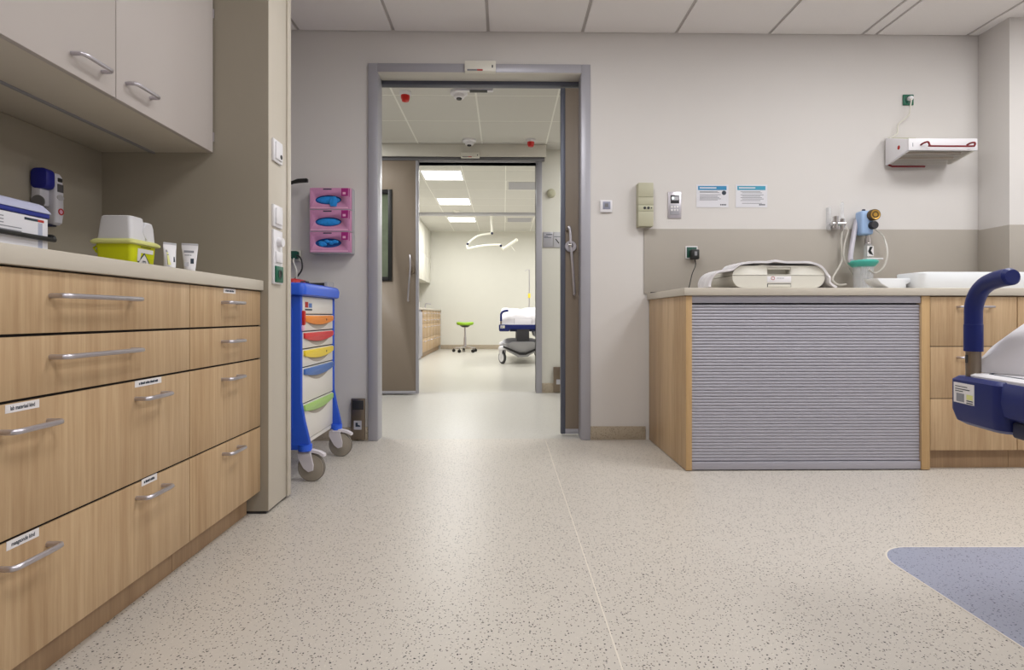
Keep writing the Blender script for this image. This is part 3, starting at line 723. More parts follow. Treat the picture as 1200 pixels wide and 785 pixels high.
def caster(parent, p, trail, r, wh='tyre', fork='caster_white', wdt=.026, brake=True, hub='tyre_dark', seg=24):
    """p: pivot at the underside of the body, trail: horizontal unit vector"""
    p = Vector(p); tr = Vector((trail[0], trail[1], 0)).normalized(); sd = Vector((-tr.y, tr.x, 0)); c = Vector((p.x, p.y, r)) + tr * r * .55
    def at(a, b, z): return p + tr * a + sd * b + Vector((0, 0, z - p.z))
    g = G(); g.cyl((p.x, p.y, p.z), (p.x, p.y, p.z - (p.z - 2 * r) * .9), .02, .024, 14)
    for s_ in (-1, 1):
        b0, b1 = s_ * (wdt / 2 + .003), s_ * (wdt / 2 + .011); ring0 = []; ring1 = []
        out = [(-.022, 2.12 * r), (.04, 2.12 * r), (.55 * r + .018, 1.25 * r), (.55 * r + .016, .85 * r), (.55 * r - .006, .74 * r), (.55 * r - .03, 1.0 * r), (-.022, 1.75 * r)]
        for a_, z_ in out: ring0.append(at(a_, b0, z_)); ring1.append(at(a_, b1, z_))
        g.rings([ring0, ring1])
    g.rings([[at(-.022, b_, z_) for b_, z_ in ((-wdt / 2 - .011, 2.05 * r), (wdt / 2 + .011, 2.05 * r), (wdt / 2 + .011, 2.14 * r), (-wdt / 2 - .011, 2.14 * r))], [at(.04, b_, z_) for b_, z_ in ((-wdt / 2 - .011, 2.05 * r), (wdt / 2 + .011, 2.05 * r), (wdt / 2 + .011, 2.14 * r), (-wdt / 2 - .011, 2.14 * r))]])
    f = g.build('caster', fork, parent)
    q = G(); pr = [(r * .18, -wdt / 2), (r * .72, -wdt / 2), (r * .80, -wdt * .42), (r * .95, -wdt * .42), (r, -wdt * .2), (r, wdt * .2), (r * .95, wdt * .42), (r * .80, wdt * .42), (r * .72, wdt / 2), (r * .18, wdt / 2)]
    rs = [[c + tr * a_ * math.cos(k * 2 * PI / seg) + Vector((0, 0, 1)) * a_ * math.sin(k * 2 * PI / seg) + sd * h_ for k in range(seg)] for a_, h_ in pr]
    q.rings(rs); q.build('wheel', wh, f)
    q = G()
    for s_ in (-1, 1):
        q.rings([[c + tr * a_ * math.cos(k * 2 * PI / seg) + Vector((0, 0, 1)) * a_ * math.sin(k * 2 * PI / seg) + sd * s_ * wdt * h_ for k in range(seg)] for a_, h_ in ((r * .86, .38), (r * 1.003, .30), (r * 1.004, .1), (r * .9, .1))])
    q.build('tread', hub, f)
    if brake:
        G().rings([[at(a_, b_, z_ + dz) for b_, dz in ((-wdt * .55, 0), (wdt * .55, 0), (wdt * .5, .012), (-wdt * .5, .012))] for a_, z_ in ((-.02, 2.08 * r), (.5 * r, 2.14 * r), (1.15 * r, 2.02 * r), (1.55 * r, 1.82 * r))]).build('brake_pedal', fork, f)
for (x, y) in ((-.955, QY0 + .03), (-.955, QY1 - .03), (-1.40, QY0 + .03), (-1.40, QY1 - .03)):
    caster(t, (x, y, .155), (1, -.12), .066)
# red pouch and grey monitor box on the cart
t = thing('red_case', 'low red case lying on top of the blue cart', 'case', (-1.18, 2.90, .948))
G().rings([rect_ring(-1.29 + i, -1.05 - i, 2.78 + i, 2.98 - i, z, .03) for z, i in ((.9485, .006), (.955, 0), (.972, .002), (.980, .014))]).build('shell', 'red', t)
G().tube([(-1.055, 2.84, .965), (-1.035, 2.85, .968), (-1.035, 2.91, .968), (-1.055, 2.92, .965)], .004, 6).build('carry_grip', 'dark', t)
a, b = PY(361, 339, 3.40), PY(386.5, 330.5, 3.40)
t = thing('wall_box', 'dark grey open box on the wall behind the blue cart', 'box', ((a.x + b.x) / 2, 3.44, .94))
bx('back', 'grey_light', t, a.x - .05, b.x, YW - .012, YW - .001, .90, b.z, .002)
bx('side', 'grey_light', t, b.x - .022, b.x, 3.36, YW - .013, .90, b.z, .002)
bx('inside', 'dark', t, a.x - .05, b.x - .024, 3.37, YW - .013, .90, b.z - .006, .003)
# green plug strip and cables
p = PY(345, 300, YW)
t = thing('plug_strip', 'white socket strip with green plugs on the wall above the cart', 'socket strip', (p.x, YW - .02, p.z - .03))
bx('strip', 'white_warm', t, p.x - .22, p.x + .045, YW - .022, YW - .0005, p.z - .035, p.z + .035, .003)
for k in range(3):
    x = p.x + .018 - k * .055
    G().prism(rrect(x - .022, x + .022, p.z - .022, p.z + .026, .008), 'y', YW - .060, YW - .022, .004).build('plug', 'green_dark', t, label='green plug')
    rnd = random.uniform(-.02, .02)
    G().tube(smooth_path([(x, YW - .055, p.z - .02), (x + .01, YW - .085, p.z - .05), (x + .03 - .02 * k, YW - .09, p.z - .11), (x + .02 * (1 - k), YW - .1, .985), (x - .03, YW - .16, .958), (x - .10, YW - .24, .954)]), .0048, 8).build('cable', ('white_warm', 'dark', 'dark')[k], t)
G().tube(smooth_path([(p.x + .02, YW - .05, p.z + .004), (p.x + .065, YW - .07, p.z - .02), (p.x + .075, YW - .075, p.z - .09), (p.x + .035, YW - .09, p.z - .155)]), .005, 8).build('cable', 'dark', t)
# black bracket arm on wall
a, b = PY(336, 217, 3.40), PY(361, 211.5, 3.40)
t = thing('wall_bracket', 'black bracket with wire loop on the wall left of the glove boxes', 'bracket', (a.x, YW - .03, a.z))
G().rings([[Vector((x, 3.395 + dy, z + dz)) for dy, dz in ((-.01, -h_), (.012, -h_), (.012, h_), (-.01, h_))] for x, z, h_ in ((a.x + .03, a.z + .014, .006), (b.x - .06, b.z - .004, .011), (b.x - .004, b.z - .001, .011), (b.x, b.z, .008))]).build('arm', 'black', t)
G().tube(smooth_path([(a.x + .04, 3.395, a.z + .014), (a.x - .02, 3.40, a.z + .05), (a.x - .09, 3.42, a.z + .05), (a.x - .11, YW - .004, a.z + .02)]), .004, 6).build('wire_loop', 'dark', t)
G().tube(smooth_path([(a.x + .04, 3.395, a.z + .012), (a.x - .03, 3.40, a.z - .004), (a.x - .11, 3.42, a.z - .01)]), .007, 6).build('wire_arm', 'black', t)
bx('mount', 'black', t, a.x - .14, a.x - .09, YW - .07, YW - .001, a.z - .04, a.z + .06, .006)
# glove boxes in a wall rack
GXL, GXR = PY(363, 250, 3.385).x, PY(408.5, 250, 3.385).x
rack = thing('glove_rack', 'grey wire rack on the wall carrying three glove boxes', 'rack', ((GXL + GXR) / 2, YW - .04, 1.18))
gz = [PY(386, v, 3.385).z for v in (295.5, 270.5, 244.8, 219)]
for k in range(3):
    bx('shelf', 'grey_light', rack, GXL - .004, GXR + .0125, 3.386, YW - .001, gz[k] - .004, gz[k] - .0012, .0005)
bx('side_plate', 'grey_light', rack, GXR + .0105, GXR + .0125, 3.42, YW - .001, gz[0] - .001, gz[3] + .0, .001)
bx('side_plate', 'grey_light', rack, GXL - .005, GXL - .002, 3.40, YW - .001, gz[0] - .001, gz[3] + .0, .001)
for k, lab in enumerate(('pink glove box with crumpled blue gloves, bottom of the wall rack', 'pink glove box with smooth oval opening, middle of the wall rack', 'pink glove box with a blue glove hanging out, top of the wall rack')):
    z0, z1 = gz[k] - .0009, gz[k + 1] - .0055
    t = thing('glove_box', lab, 'glove box', ((GXL + GXR) / 2, 3.43, z0), group='glove boxes on the wall rack')
    xc, zc = GXL + (GXR - GXL) * .47, z0 + (z1 - z0) * (.44 if k else .46)
    b_ = bx('carton', 'pink', t, GXL, GXR + .010, 3.385, YW - .003, z0, z1, .002)
    ea, eb = .082, .029
    cut(b_, G().prism(ellipse(xc, zc, ea, eb), 'y', 3.3, 3.40))
    G().prism(ellipse(xc, zc, ea, eb), 'y', 3.398, 3.402).build('opening', 'glove_dark' , t)
    g = G()
    if k == 0:
        for i in range(14):
            g.ball((xc + random.uniform(-.055, .055), 3.392, zc + random.uniform(-.014, .012)), .016, 8, (1, .5, .7))
    else:
        g.ball((xc, 3.397, zc), .07, 16, (1.05, .12, .33))
    if k == 2:
        g.rings([[Vector((xc + .035 + a_ * w_, y_, z_)) for a_, y_ in ((-1, y - .003), (0, y - .008), (1, y - .003), (1, y), (-1, y))] for z_, w_, y in ((zc + .02, .012, 3.388), (zc, .02, 3.383), (zc - .02, .024, 3.380), (zc - .042, .018, 3.382))])
    g.build('gloves', 'glove', t)
    G().prism([(GXR - .045, z1 - .002), (GXR - .002, z1 - .002), (GXR - .004, z1 - .05), (GXR - .045, z1 - .05)], 'y', 3.3842, 3.386).build('size_patch', 'magenta', t)
    bx('size_mark', 'pink_light', t, GXR - .036, GXR - .018, 3.3838, 3.385, z1 - .040, z1 - .026, 0)
    bx('brand_print', 'ink', t, xc - .03, xc + .022, 3.3842, 3.386, z1 - .012, z1 - .005, 0)
    bx('side_print', 'magenta', t, GXR + .002, GXR + .006, 3.3842, 3.386, z1 - .055, z1 - .006, 0)
    bx('edge_band', 'pink_light', t, GXL + .004, GXR - .004, 3.3842, 3.386, z0 + .004, z0 + .012, 0)
# foot switch plate left of the door
a, b = PY(411.3, 514, YW - .03), PY(427.5, 467, YW - .03)
t = thing('foot_switch', 'brushed metal touchless foot switch box on the wall by the near door frame', 'foot switch', ((a.x + b.x) / 2, YW - .015, .012))
z0 = .012
bx('housing', 'steel_brown', t, a.x, b.x, YW - .03, YW - .013, z0, b.z, .003)
bx('sticker', 'grey_light', t, a.x + .018, b.x - .02, YW - .0308, YW - .029, z0 + .062, z0 + .118, 0)
xm = (a.x + b.x) / 2 - .001
G().prism([(xm - .014, z0 + .08), (xm + .016, z0 + .08), (xm + .016, z0 + .088), (xm + .002, z0 + .092), (xm, z0 + .106), (xm - .014, z0 + .106)], 'y', YW - .0314, YW - .030).build('foot_symbol', 'ink', t)
bx('dark_top_patch', 'dark', t, a.x + .008, b.x - .008, YW - .0306, YW - .029, b.z - .07, b.z - .012, .001)  # darker patch over the upper part of the housing

# ================================================================ RIGHT COUNTER
RY = 2.76
RX0 = PY(800, 450, RY).x; RX1 = PY(811, 450, RY).x; RX2 = PY(1080, 450, RY).x; RX3 = PY(1090, 450, RY).x; RX4 = PY(1192, 450, RY).x
RX0 = .925
G().box(RX0 - .012, PXL - .009, RY - .012, YW - .009, .893, .932, .003).box(PXL - .009, XR - .001, RY - .012, PYF - .009, .893, .932, .0).build('worktop', 'laminate', None, 'beige laminate worktop over the roller shutter cabinet along the doorway wall', 'worktop')
t = thing('shutter_cabinet', 'oak cabinet with a grey roller shutter under the right worktop', 'cabinet', ((RX0 + RX3) / 2, (RY + YW) / 2, 0))
for xa, xb in ((RX0, RX1), (RX2, RX3 - .001)):
    bx('side_panel', 'oak', t, xa, xb, RY + .002, YW - .014, .004, .892, .001)
    bx('edge_band', 'oak_edge', t, xa, xb, RY, RY + .002, .004, .892, .0005)
bx('back_panel', 'oak_dark', t, RX1, RX2, YW - .03, YW - .014, .02, .892, 0)
zt_, zb_ = PY(940, 355, RY + .012).z, PY(940, 540, RY + .012).z
bx('top_rail', 'shutter', t, RX1 + .001, RX2 - .001, RY + .004, RY + .05, zt_, .892, .002)
bx('bottom_rail', 'shutter', t, RX1 + .001, RX2 - .001, RY + .004, RY + .03, .006, zb_ - .002, .003)
bx('dark_gap', 'dark_gap', t, RX1 + .001, RX2 - .001, RY + .034, RY + .05, .02, zt_ - .001, 0)
NS = 51; ps = (zt_ - .008 - zb_) / NS
q = G(); hh = ps
q.prism([(RY + .026, 0), (RY + .026, hh), (RY + .018, hh), (RY + .0140, hh - .0006), (RY + .0128, hh - .0022), (RY + .0120, hh * .5), (RY + .0118, .0034), (RY + .0128, .0018), (RY + .018, .0012)], 'x', RX1 + .002, RX2 - .002)
sl = q.build('slat', 'shutter', t)
for k in range(NS):
    o = sl if k == 0 else dup(sl, t, (0, 0, 0))
    o.location = (0, 0, zb_ + k * ps)
def right_drawers(label, xa, xb):
    t = thing('drawer_cabinet', label, 'cabinet', ((xa + xb) / 2, (RY + YW) / 2, 0))
    bx('body', 'oak_dark', t, xa, xb, RY + .021, PYF - .014 if xb > PXL else YW - .014, .10, .892, 0)
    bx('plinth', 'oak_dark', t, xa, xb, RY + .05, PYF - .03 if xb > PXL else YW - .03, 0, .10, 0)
    L = [.888] + [PY(1140, v, RY).z for v in (406, 467, 528)]
    for k in (1, 2): bx('shadow_gap', 'dark_gap', t, xa + .003, xb - .003, RY + .006, RY + .0205, L[k] - .003, L[k] + .003, 0)
    for k in range(3):
        d = bx('drawer', 'oak', t, xa + .002, xb - .002, RY, RY + .02, L[k + 1] + .002, L[k] - .002, .0012)
        zc = L[k] - .052 if k == 0 else L[k] - .055
        bow_handle(d, RY, (xa + xb) / 2 - .085, (xa + xb) / 2 + .085, zc, .006, .032, axis='x')
right_drawers('oak three-drawer cabinet right of the roller shutter, behind the stretcher handle', RX3, RX4)
right_drawers('oak three-drawer cabinet at the end of the right worktop past the stretcher', RX4 + .002, RX4 + .58)

# ---- on the right worktop
WZ = .932
# baby scale
SY0, SY1 = 2.90, 3.22
a, b = PY(858.5, 336, SY0), PY(966.5, 311.5, SY0)
t = thing('baby_scale', 'cream baby scale with rounded ends under a white towel', 'scale', ((a.x + b.x) / 2, (SY0 + SY1) / 2, WZ))
sz0, sz1 = WZ + .008, b.z
zm = (sz0 + sz1) / 2 + .008
xc = (a.x + b.x) / 2
low = bx('feet', 'dark', t, a.x + .06, b.x - .06, SY0 + .03, SY1 - .03, WZ + .0005, sz0 + .002, 0)
base = rrect(a.x, b.x, sz0, sz1, .055, 10)
up_ = sorted([p for p in base if p[1] > zm], key=lambda p: math.atan2(p[1] - zm + .001, p[0] - xc))
dn_ = sorted([p for p in base if p[1] < zm - .003], key=lambda p: -math.atan2(-(p[1] - zm), p[0] - xc))
up = G().prism([(b.x, zm)] + up_ + [(a.x, zm)], 'y', SY0, SY1).build('upper_shell', 'cream_plastic', t)
dn = G().prism([(a.x, zm - .0025)] + sorted(dn_, key=lambda p: math.atan2(p[1] - zm, p[0] - xc)) + [(b.x, zm - .0025)], 'y', SY0, SY1).build('lower_shell', 'cream_plastic', t)
ha, hb = PY(899, 321.5, SY0), PY(927, 313, SY0)
cut(up, G().box(ha.x, hb.x, SY0 - .05, SY0 + .05, zm + .004, hb.z))
bx('handle_bar', 'cream_plastic', t, ha.x + .001, hb.x - .001, SY0 + .004, SY0 + .014, hb.z - .012, hb.z - .001, .003)
bx('display_panel', 'white', t, ha.x, hb.x, SY0 - .002, SY0 + .004, sz0 + .028, zm - .006, .001)
pc = PY(905.5, 326, SY0)
G().lathe([(.0075, 0), (.0098, 0), (.0098, -.0012), (.0075, -.0012)], (pc.x, SY0 - .002, pc.z), 'y', 20, cap=False).build('logo_ring', 'ink_red', t)
g = G()
for k in range(5): g.box(pc.x + .022 + k * .008, pc.x + .027 + k * .008, SY0 - .0026, SY0 - .0015, pc.z - .002, pc.z + .002)
g.build('logo_letters', 'ink_grey', t)
bx('drawer_slot', 'dark', t, ha.x, hb.x, SY0 - .0006, SY0 + .006, sz0 + .004, sz0 + .022, .0005)
bx('drawer_tab', 'cream_plastic', t, ha.x + .004, hb.x - .002, SY0 - .0018, SY0 + .006, sz0 + .003, sz0 + .018, .001)
# towel draped over it
T0, T1 = SY0 - .012, SY0 + .15
cl, cr = PY(833, 336, T0).x, PY(981, 336, T0).x
zt2 = sz1 + .006
prof_ = [(cl, WZ + .012), (cl + .004, WZ + .045), (cl + .022, WZ + .074), (cl + .055, WZ + .090), (a.x - .004, WZ + .098), (a.x + .02, sz1 - .006), (a.x + .05, sz1 + .006), (a.x + .10, zt2 + .006), (xc - .06, zt2 + .008), (xc - .03, zt2 + .013), (xc + .04, zt2 + .008), (b.x - .10, zt2 + .006), (b.x - .055, sz1 + .004), (b.x - .014, sz1 - .02), (b.x + .006, sz1 - .055), (b.x + .012, WZ + .06), (b.x + .022, WZ + .03), (cr, WZ + .006)]
pp = smooth_path([(x, 0, z) for x, z in prof_], 4)
rows = []
NY = 12
for j in range(NY + 1):
    y = T0 + (T1 - T0) * j / NY
    rows.append([(p.x + .003 * math.sin(j * 1.3 + i * .35), y + .004 * math.sin(i * .5), p.z + .0015 * math.sin(i * .9 + j * 1.7)) for i, p in enumerate(pp)])
G().patch(rows).thicken(-.011).build('towel', 'towel', None, 'white towel draped over the cream baby scale', 'towel')
# charger in the green socket, with cable
p = PY(810.5, 296.5, YW - .008)
t = thing('wall_socket', 'green wall socket with black charger above the left end of the right worktop', 'socket', (p.x, YW - .01, p.z - .04))
yf = YW - .008
bx('plate', 'white', t, p.x - .040, p.x + .036, yf - .008, yf, p.z - .037, p.z + .043, .002)
bx('insert', 'green_dark', t, p.x - .034, p.x + .030, yf - .0105, yf - .007, p.z - .031, p.z + .037, .001)
t = thing('charger', 'black plug-in charger with thin cable in the green socket', 'charger', (p.x + .01, yf - .03, p.z - .05))
G().box(p.x - .018, p.x + .032, yf - .055, yf - .011, p.z - .044, p.z + .018, .006).build('adapter', 'black', t)
bx('sticker', 'grey', t, p.x, p.x + .016, yf - .0558, yf - .054, p.z - .022, p.z + .004, 0)
e = PY(757, 341, YW - .05)
G().tube(smooth_path([(p.x + .012, yf - .03, p.z - .043), (p.x + .012, yf - .034, p.z - .085), (p.x - .015, yf - .05, p.z - .14), (p.x - .05, yf - .07, WZ + .012), (p.x - .10, yf - .08, WZ + .004), (p.x - .20, yf - .075, WZ + .004), (RX0 + .01, yf - .07, WZ + .004), (RX0 - .009, yf - .07, WZ + .003)]), .003, 6).build('cable', 'black', t)
G().tube([(p.x - .165, yf - .077, WZ + .006), (p.x - .125, yf - .079, WZ + .006)], .005, 8).build('cable_connector', 'black', t)
# bath basin
b0 = PY(1080, 320, 2.88)
BX0, BX1, BY0, BY1 = b0.x, PXL - .02, 2.88, 3.10
zb1 = PY(1140, 318.5, 2.88).z
t = thing('baby_bath', 'white ceramic baby bath with a low side tray set on the right worktop', 'bath', ((BX0 + BX1) / 2, 3.08, WZ))
BX1 = PXL + .25
def ring_(i, z, r=.05): return rect_ring(BX0 + i, BX1 - i, BY0 + i, BY1 - i, z, r, 5)
G().rings([ring_(.012, WZ + .0005), ring_(.004, WZ + .03), ring_(0, zb1 - .006), ring_(.003, zb1), ring_(.022, zb1), ring_(.027, zb1 - .006), ring_(.05, WZ + .02), ring_(.09, WZ + .012)]).build('basin', 'ceramic', t)
tx0 = PY(1028, 330, 2.97).x
outl = [(tx0 - .006, WZ + .064), (tx0 + .02, WZ + .034), (tx0 + .06, WZ + .012), (tx0 + .10, WZ + .0005), (tx0 + .16, WZ + .004), (BX0 - .02, WZ + .030), (BX0 + .012, WZ + .046), (BX0 + .012, WZ + .064)]
G().prism(outl, 'y', 2.965, 3.08, .003).build('side_tray', 'ceramic', t)
# suction set on the wall
p = PY(1016, 261, 3.42)
t = thing('suction_regulator', 'pale blue suction regulator with brass gauge on the right wall', 'regulator', (p.x, 3.44, p.z - .08))
a, b = PY(1008, 275, 3.40), PY(1022.5, 247, 3.40)
G().box(a.x, b.x, 3.385, 3.455, a.z, b.z, .014, 3).build('housing', 'reg_blue', t)
bx('wall_mount', 'chrome', t, a.x + .015, b.x - .015, 3.455, YW - .0005, a.z + .05, b.z - .04, .004)
gp = PY(1023.5, 252, 3.375)
gg = G().lathe([(0, 0), (.033, 0), (.035, .006), (.035, .03), (.03, .034), (0, .034)], (gp.x, 3.355, gp.z), 'y').build('gauge', 'gauge_dark', t, label='brass gauge')
G().lathe([(.022, 0), (.029, -.002), (.029, .002), (.022, .002)], (gp.x, 3.355, gp.z), 'y', cap=False).build('gauge_ring', 'gauge', gg)
G().cyl((gp.x, 3.354, gp.z), (gp.x, 3.356, gp.z), .012).build('gauge_face', 'gauge', gg)
kp = PY(1025, 263.5, 3.36)
G().lathe([(0, 0), (.022, 0), (.025, .005), (.025, .03), (0, .03)], (kp.x, 3.355, kp.z), 'y', 16).build('knob', 'dark', t)
G().cyl((a.x + .035, 3.42, b.z - .002), (a.x + .035, 3.42, b.z + .012), .012, .009).build('top_button', 'navy_dark', t)
c_ = PY(1017, 280, 3.42)
G().lathe([(0, 0), (.012, 0), (.012, -.018), (.018, -.02), (.018, -.05), (.022, -.052), (.022, -.06), (0, -.06)], (c_.x, 3.42, a.z), 'z', 18).build('connector', 'chrome', t)
fz = a.z - .06
G().lathe([(0, 0), (.024, 0), (.024, -.075), (.02, -.082), (0, -.082)], (c_.x, 3.42, fz), 'z', 20).build('filter_cup', 'clear', t)
bx('filter_label', 'label', t, c_.x - .020, c_.x + .020, 3.3945, 3.3955, fz - .075, fz - .012, 0)
G().prism([(c_.x - .004, fz - .016), (c_.x + .014, fz - .016), (c_.x + .002, fz - .04), (c_.x + .018, fz - .07), (c_.x - .008, fz - .06), (c_.x - .016, fz - .045)], 'y', 3.3935, 3.395).build('filter_print', 'black', t)
h_ = PY(1006, 262, 3.43)
G().tube(smooth_path([(h_.x, 3.45, PY(1005, 258, 3.45).z), PY(1001, 272, 3.43), PY(998, 290, 3.41), PY(996.5, 304, 3.37), PY(998, 306, 3.34)]), .015, 10).build('suction_hose', 'hose_lilac', t)
G().tube(smooth_path([PY(1025, 268, 3.40), PY(1035, 277, 3.40), PY(1040, 295, 3.36), PY(1036, 312, 3.32), PY(1026, 320, 3.30), PY(1018, 316, 3.28)]), .006, 8).build('thin_hose', 'hose', t)
# canister
k_ = PY(1011.5, 320, 3.34)
t = thing('suction_canister', 'clear suction canister with teal lid standing on the right worktop', 'canister', (k_.x, 3.34, WZ))
zl_ = PY(1011, 311, 3.34).z
G().lathe([(0, WZ + .0005), (.050, WZ + .0005), (.052, WZ + .006), (.058, zl_), (.055, zl_), (.0495, WZ + .008), (0, WZ + .006)], (k_.x, 3.34, 0), 'z', 28).build('vessel', 'clear', t)
G().lathe([(.054, zl_ - .012), (.066, zl_ - .004), (.080, zl_ + .014), (.082, zl_ + .022), (.078, zl_ + .028), (.04, zl_ + .034), (0, zl_ + .034)], (k_.x, 3.34, 0), 'z', 32).build('lid', 'teal', t)
for dx in (-.02, .012, .03): G().cyl((k_.x + dx, 3.33, WZ + .01), (k_.x + dx, 3.33, zl_ - .01), .004, n=8).build('inner_tube', 'hose', t)
G().box(k_.x - .005, k_.x + .10, 3.30, 3.34, zl_ + .034, zl_ + .042, .003).build('lid_port', 'white', t)
# flowmeter
a = PY(982, 262, 3.43)
t = thing('flowmeter', 'clear oxygen flowmeter with chrome valve beside the suction regulator', 'flowmeter', (a.x, 3.45, a.z - .03))
G().lathe([(0, 0), (.010, 0), (.010, .10), (.006, .115), (0, .115)], (PY(987, 258, 3.43).x, 3.43, PY(987, 258, 3.43).z), 'z', 14).build('flow_tube', 'clear', t)
G().cyl((a.x - .04, 3.43, a.z), (a.x + .045, 3.43, a.z), .014, n=14).cyl((PY(979, 262, 3.43).x, 3.43, a.z - .03), (PY(979, 262, 3.43).x, 3.43, a.z + .045), .016, n=14).cyl((PY(987, 262, 3.43).x, 3.43, a.z - .045), (PY(987, 262, 3.43).x, 3.43, a.z + .03), .012, n=12).cyl((a.x - .01, 3.43, a.z), (a.x - .01, YW - .0005, a.z), .02, n=14).build('valve', 'chrome', t)
bx('bracket', 'clear', t, a.x - .048, a.x - .03, 3.45, YW - .0005, a.z - .04, a.z + .11, .003)
x_ = PY(987, 262, 3.43).x
G().tube(smooth_path([(x_, 3.43, a.z - .04), PY(986, 285, 3.43), PY(987, 303, 3.42), PY(984, 312, 3.40), PY(979, 320, 3.38), PY(976, 328, 3.36), PY(982, 333.5, 3.33), PY(992, 333, 3.31)]), .006, 8).build('thin_hose', 'hose', t)
G().tube(smooth_path([(x_ + .01, 3.425, a.z - .02), PY(994, 270, 3.42), PY(990, 285, 3.42), PY(989, 300, 3.41), PY(994, 312, 3.40), PY(1000, 322, 3.42)]), .005, 8).build('thin_hose', 'hose', t)
# ---- on the right wall
yf = YW
def P4(u0, v0, u1, v1, y=YW): a, b = PY(u0, v1, y), PY(u1, v0, y); return a.x, b.x, a.z, b.z
x0, x1, z0, z1 = P4(703, 235, 717, 249)
t = thing('room_sensor', 'small white square wall unit with grey screen next to the door frame', 'wall unit', ((x0 + x1) / 2, YW, z0))
bx('housing', 'white', t, x0, x1, YW - .016, YW, z0, z1, .003); bx('screen', 'sensor_screen', t, x0 + .016, x1 - .012, YW - .018, YW - .015, z0 + .018, z1 - .010, .001)
bx('icon', 'grey_mid', t, x0 + .028, x1 - .026, YW - .019, YW - .0175, z0 + .032, z1 - .022, 0)
x0, x1, z0, z1 = P4(748, 214, 766, 265, 3.42)
t = thing('intercom', 'tall putty-coloured wall box with two round keys', 'intercom', ((x0 + x1) / 2, YW, z0))
H = z1 - z0
bx('housing', 'putty', t, x0, x1, 3.43, YW, z0, z1, .004)
bx('upper_cover', 'putty', t, x0 + .001, x1 - .001, 3.42, 3.429, z0 + H * .67, z1, .003)
bx('middle_cover', 'putty', t, x0 + .001, x1 - .001, 3.421, 3.429, z0 + H * .49, z0 + H * .665, .002)
bx('key_strip', 'putty_light', t, x0 + .001, x1 - .001, 3.4205, 3.429, z0 + H * .35, z0 + H * .485, .002)
bx('lower_cover', 'putty', t, x0 + .001, x1 - .001, 3.42, 3.429, z0, z0 + H * .345, .003)
for f, r in ((.42, .0085), (.66, .0085), (.86, .004)): G().cyl((x0 + (x1 - x0) * f, 3.417, z0 + H * .42), (x0 + (x1 - x0) * f, 3.421, z0 + H * .42), r, n=14).build('key', 'dark', t)
x0, x1, z0, z1 = P4(782.5, 225, 798, 256)
t = thing('control_panel', 'brushed metal control panel with lit display and keypad', 'control panel', ((x0 + x1) / 2, YW, z0))
bx('plate', 'steel', t, x0, x1, YW - .008, YW, z0, z1, .002)
bx('display', 'dark', t, x0 + .016, x1 - .014, YW - .010, YW - .007, z0 + .095, z1 - .022, .001)
bx('display_window', 'grey_light', t, x0 + .022, x1 - .018, YW - .0108, YW - .0095, z0 + .115, z1 - .03, 0)
G().cyl((x0 + .03, YW - .012, z0 + .128), (x0 + .03, YW - .0105, z0 + .128), .006, n=12).build('indicator', 'led', t)
bx('keypad', 'frame', t, x0 + .012, x1 - .012, YW - .010, YW - .007, z0 + .022, z0 + .088, .001)
for i in range(3):
    for j in range(2): bx('key', 'label', t, x0 + .018 + i * .018, x0 + .029 + i * .018, YW - .0112, YW - .0095, z0 + .046 + j * .02, z0 + .058 + j * .02, .0005)
def notice(label, u0, v0, u1, v1, hm, dot):
    x0, x1, z0, z1 = P4(u0, v0, u1, v1)
    t = thing('notice', label, 'notice', ((x0 + x1) / 2, YW, z0)); W, H = x1 - x0, z1 - z0
    bx('sheet', 'paper', t, x0, x1, YW - .0025, YW - .0004, z0, z1, 0)
    bx('header_band', hm, t, x0 + W * .05, x1 - W * .06, YW - .0031, YW - .002, z0 + H * .76, z0 + H * .94, 0)
    g = G(); rr = [.70, .66, .56, .49, .44, .38, .33] if dot else [.69, .64, .55, .49, .43, .37, .30, .18]
    for k, f in enumerate(rr): g.box(x0 + W * (.10 if dot else .15 + .05 * (k % 2)), x0 + W * (.66 + .1 * ((k * 7) % 3) / 2 + (0 if dot else .12)), YW - .0031, YW - .002, z0 + H * f - .002, z0 + H * f + .0015)
    g.build('text_lines', 'ink_grey', t)
    g = G(); g.box(x0 + W * .10, x0 + W * .62, YW - .0036, YW - .003, z0 + H * .83, z0 + H * .88); g.build('header_text', 'paper', t)
    g = G()
    for k in range(4): g.box(x1 - W * (.26 - .05 * k), x1 - W * (.225 - .05 * k), YW - .0031, YW - .002, z0 + H * .09, z0 + H * .145)
    g.build('logo', 'ink', t)
    if dot: G().cyl((x1 - W * .14, YW - .0036, z0 + H * .64), (x1 - W * .14, YW - .002, z0 + H * .64), .014, n=18).build('round_mark', 'ink', t)
notice('white paper notice with blue header and dark round mark on the wall', 816, 216.5, 853.5, 243, 'header_blue', True)
notice('white paper notice with teal-blue header and no round mark on the wall', 862, 216.5, 899, 243, 'header_teal', False)
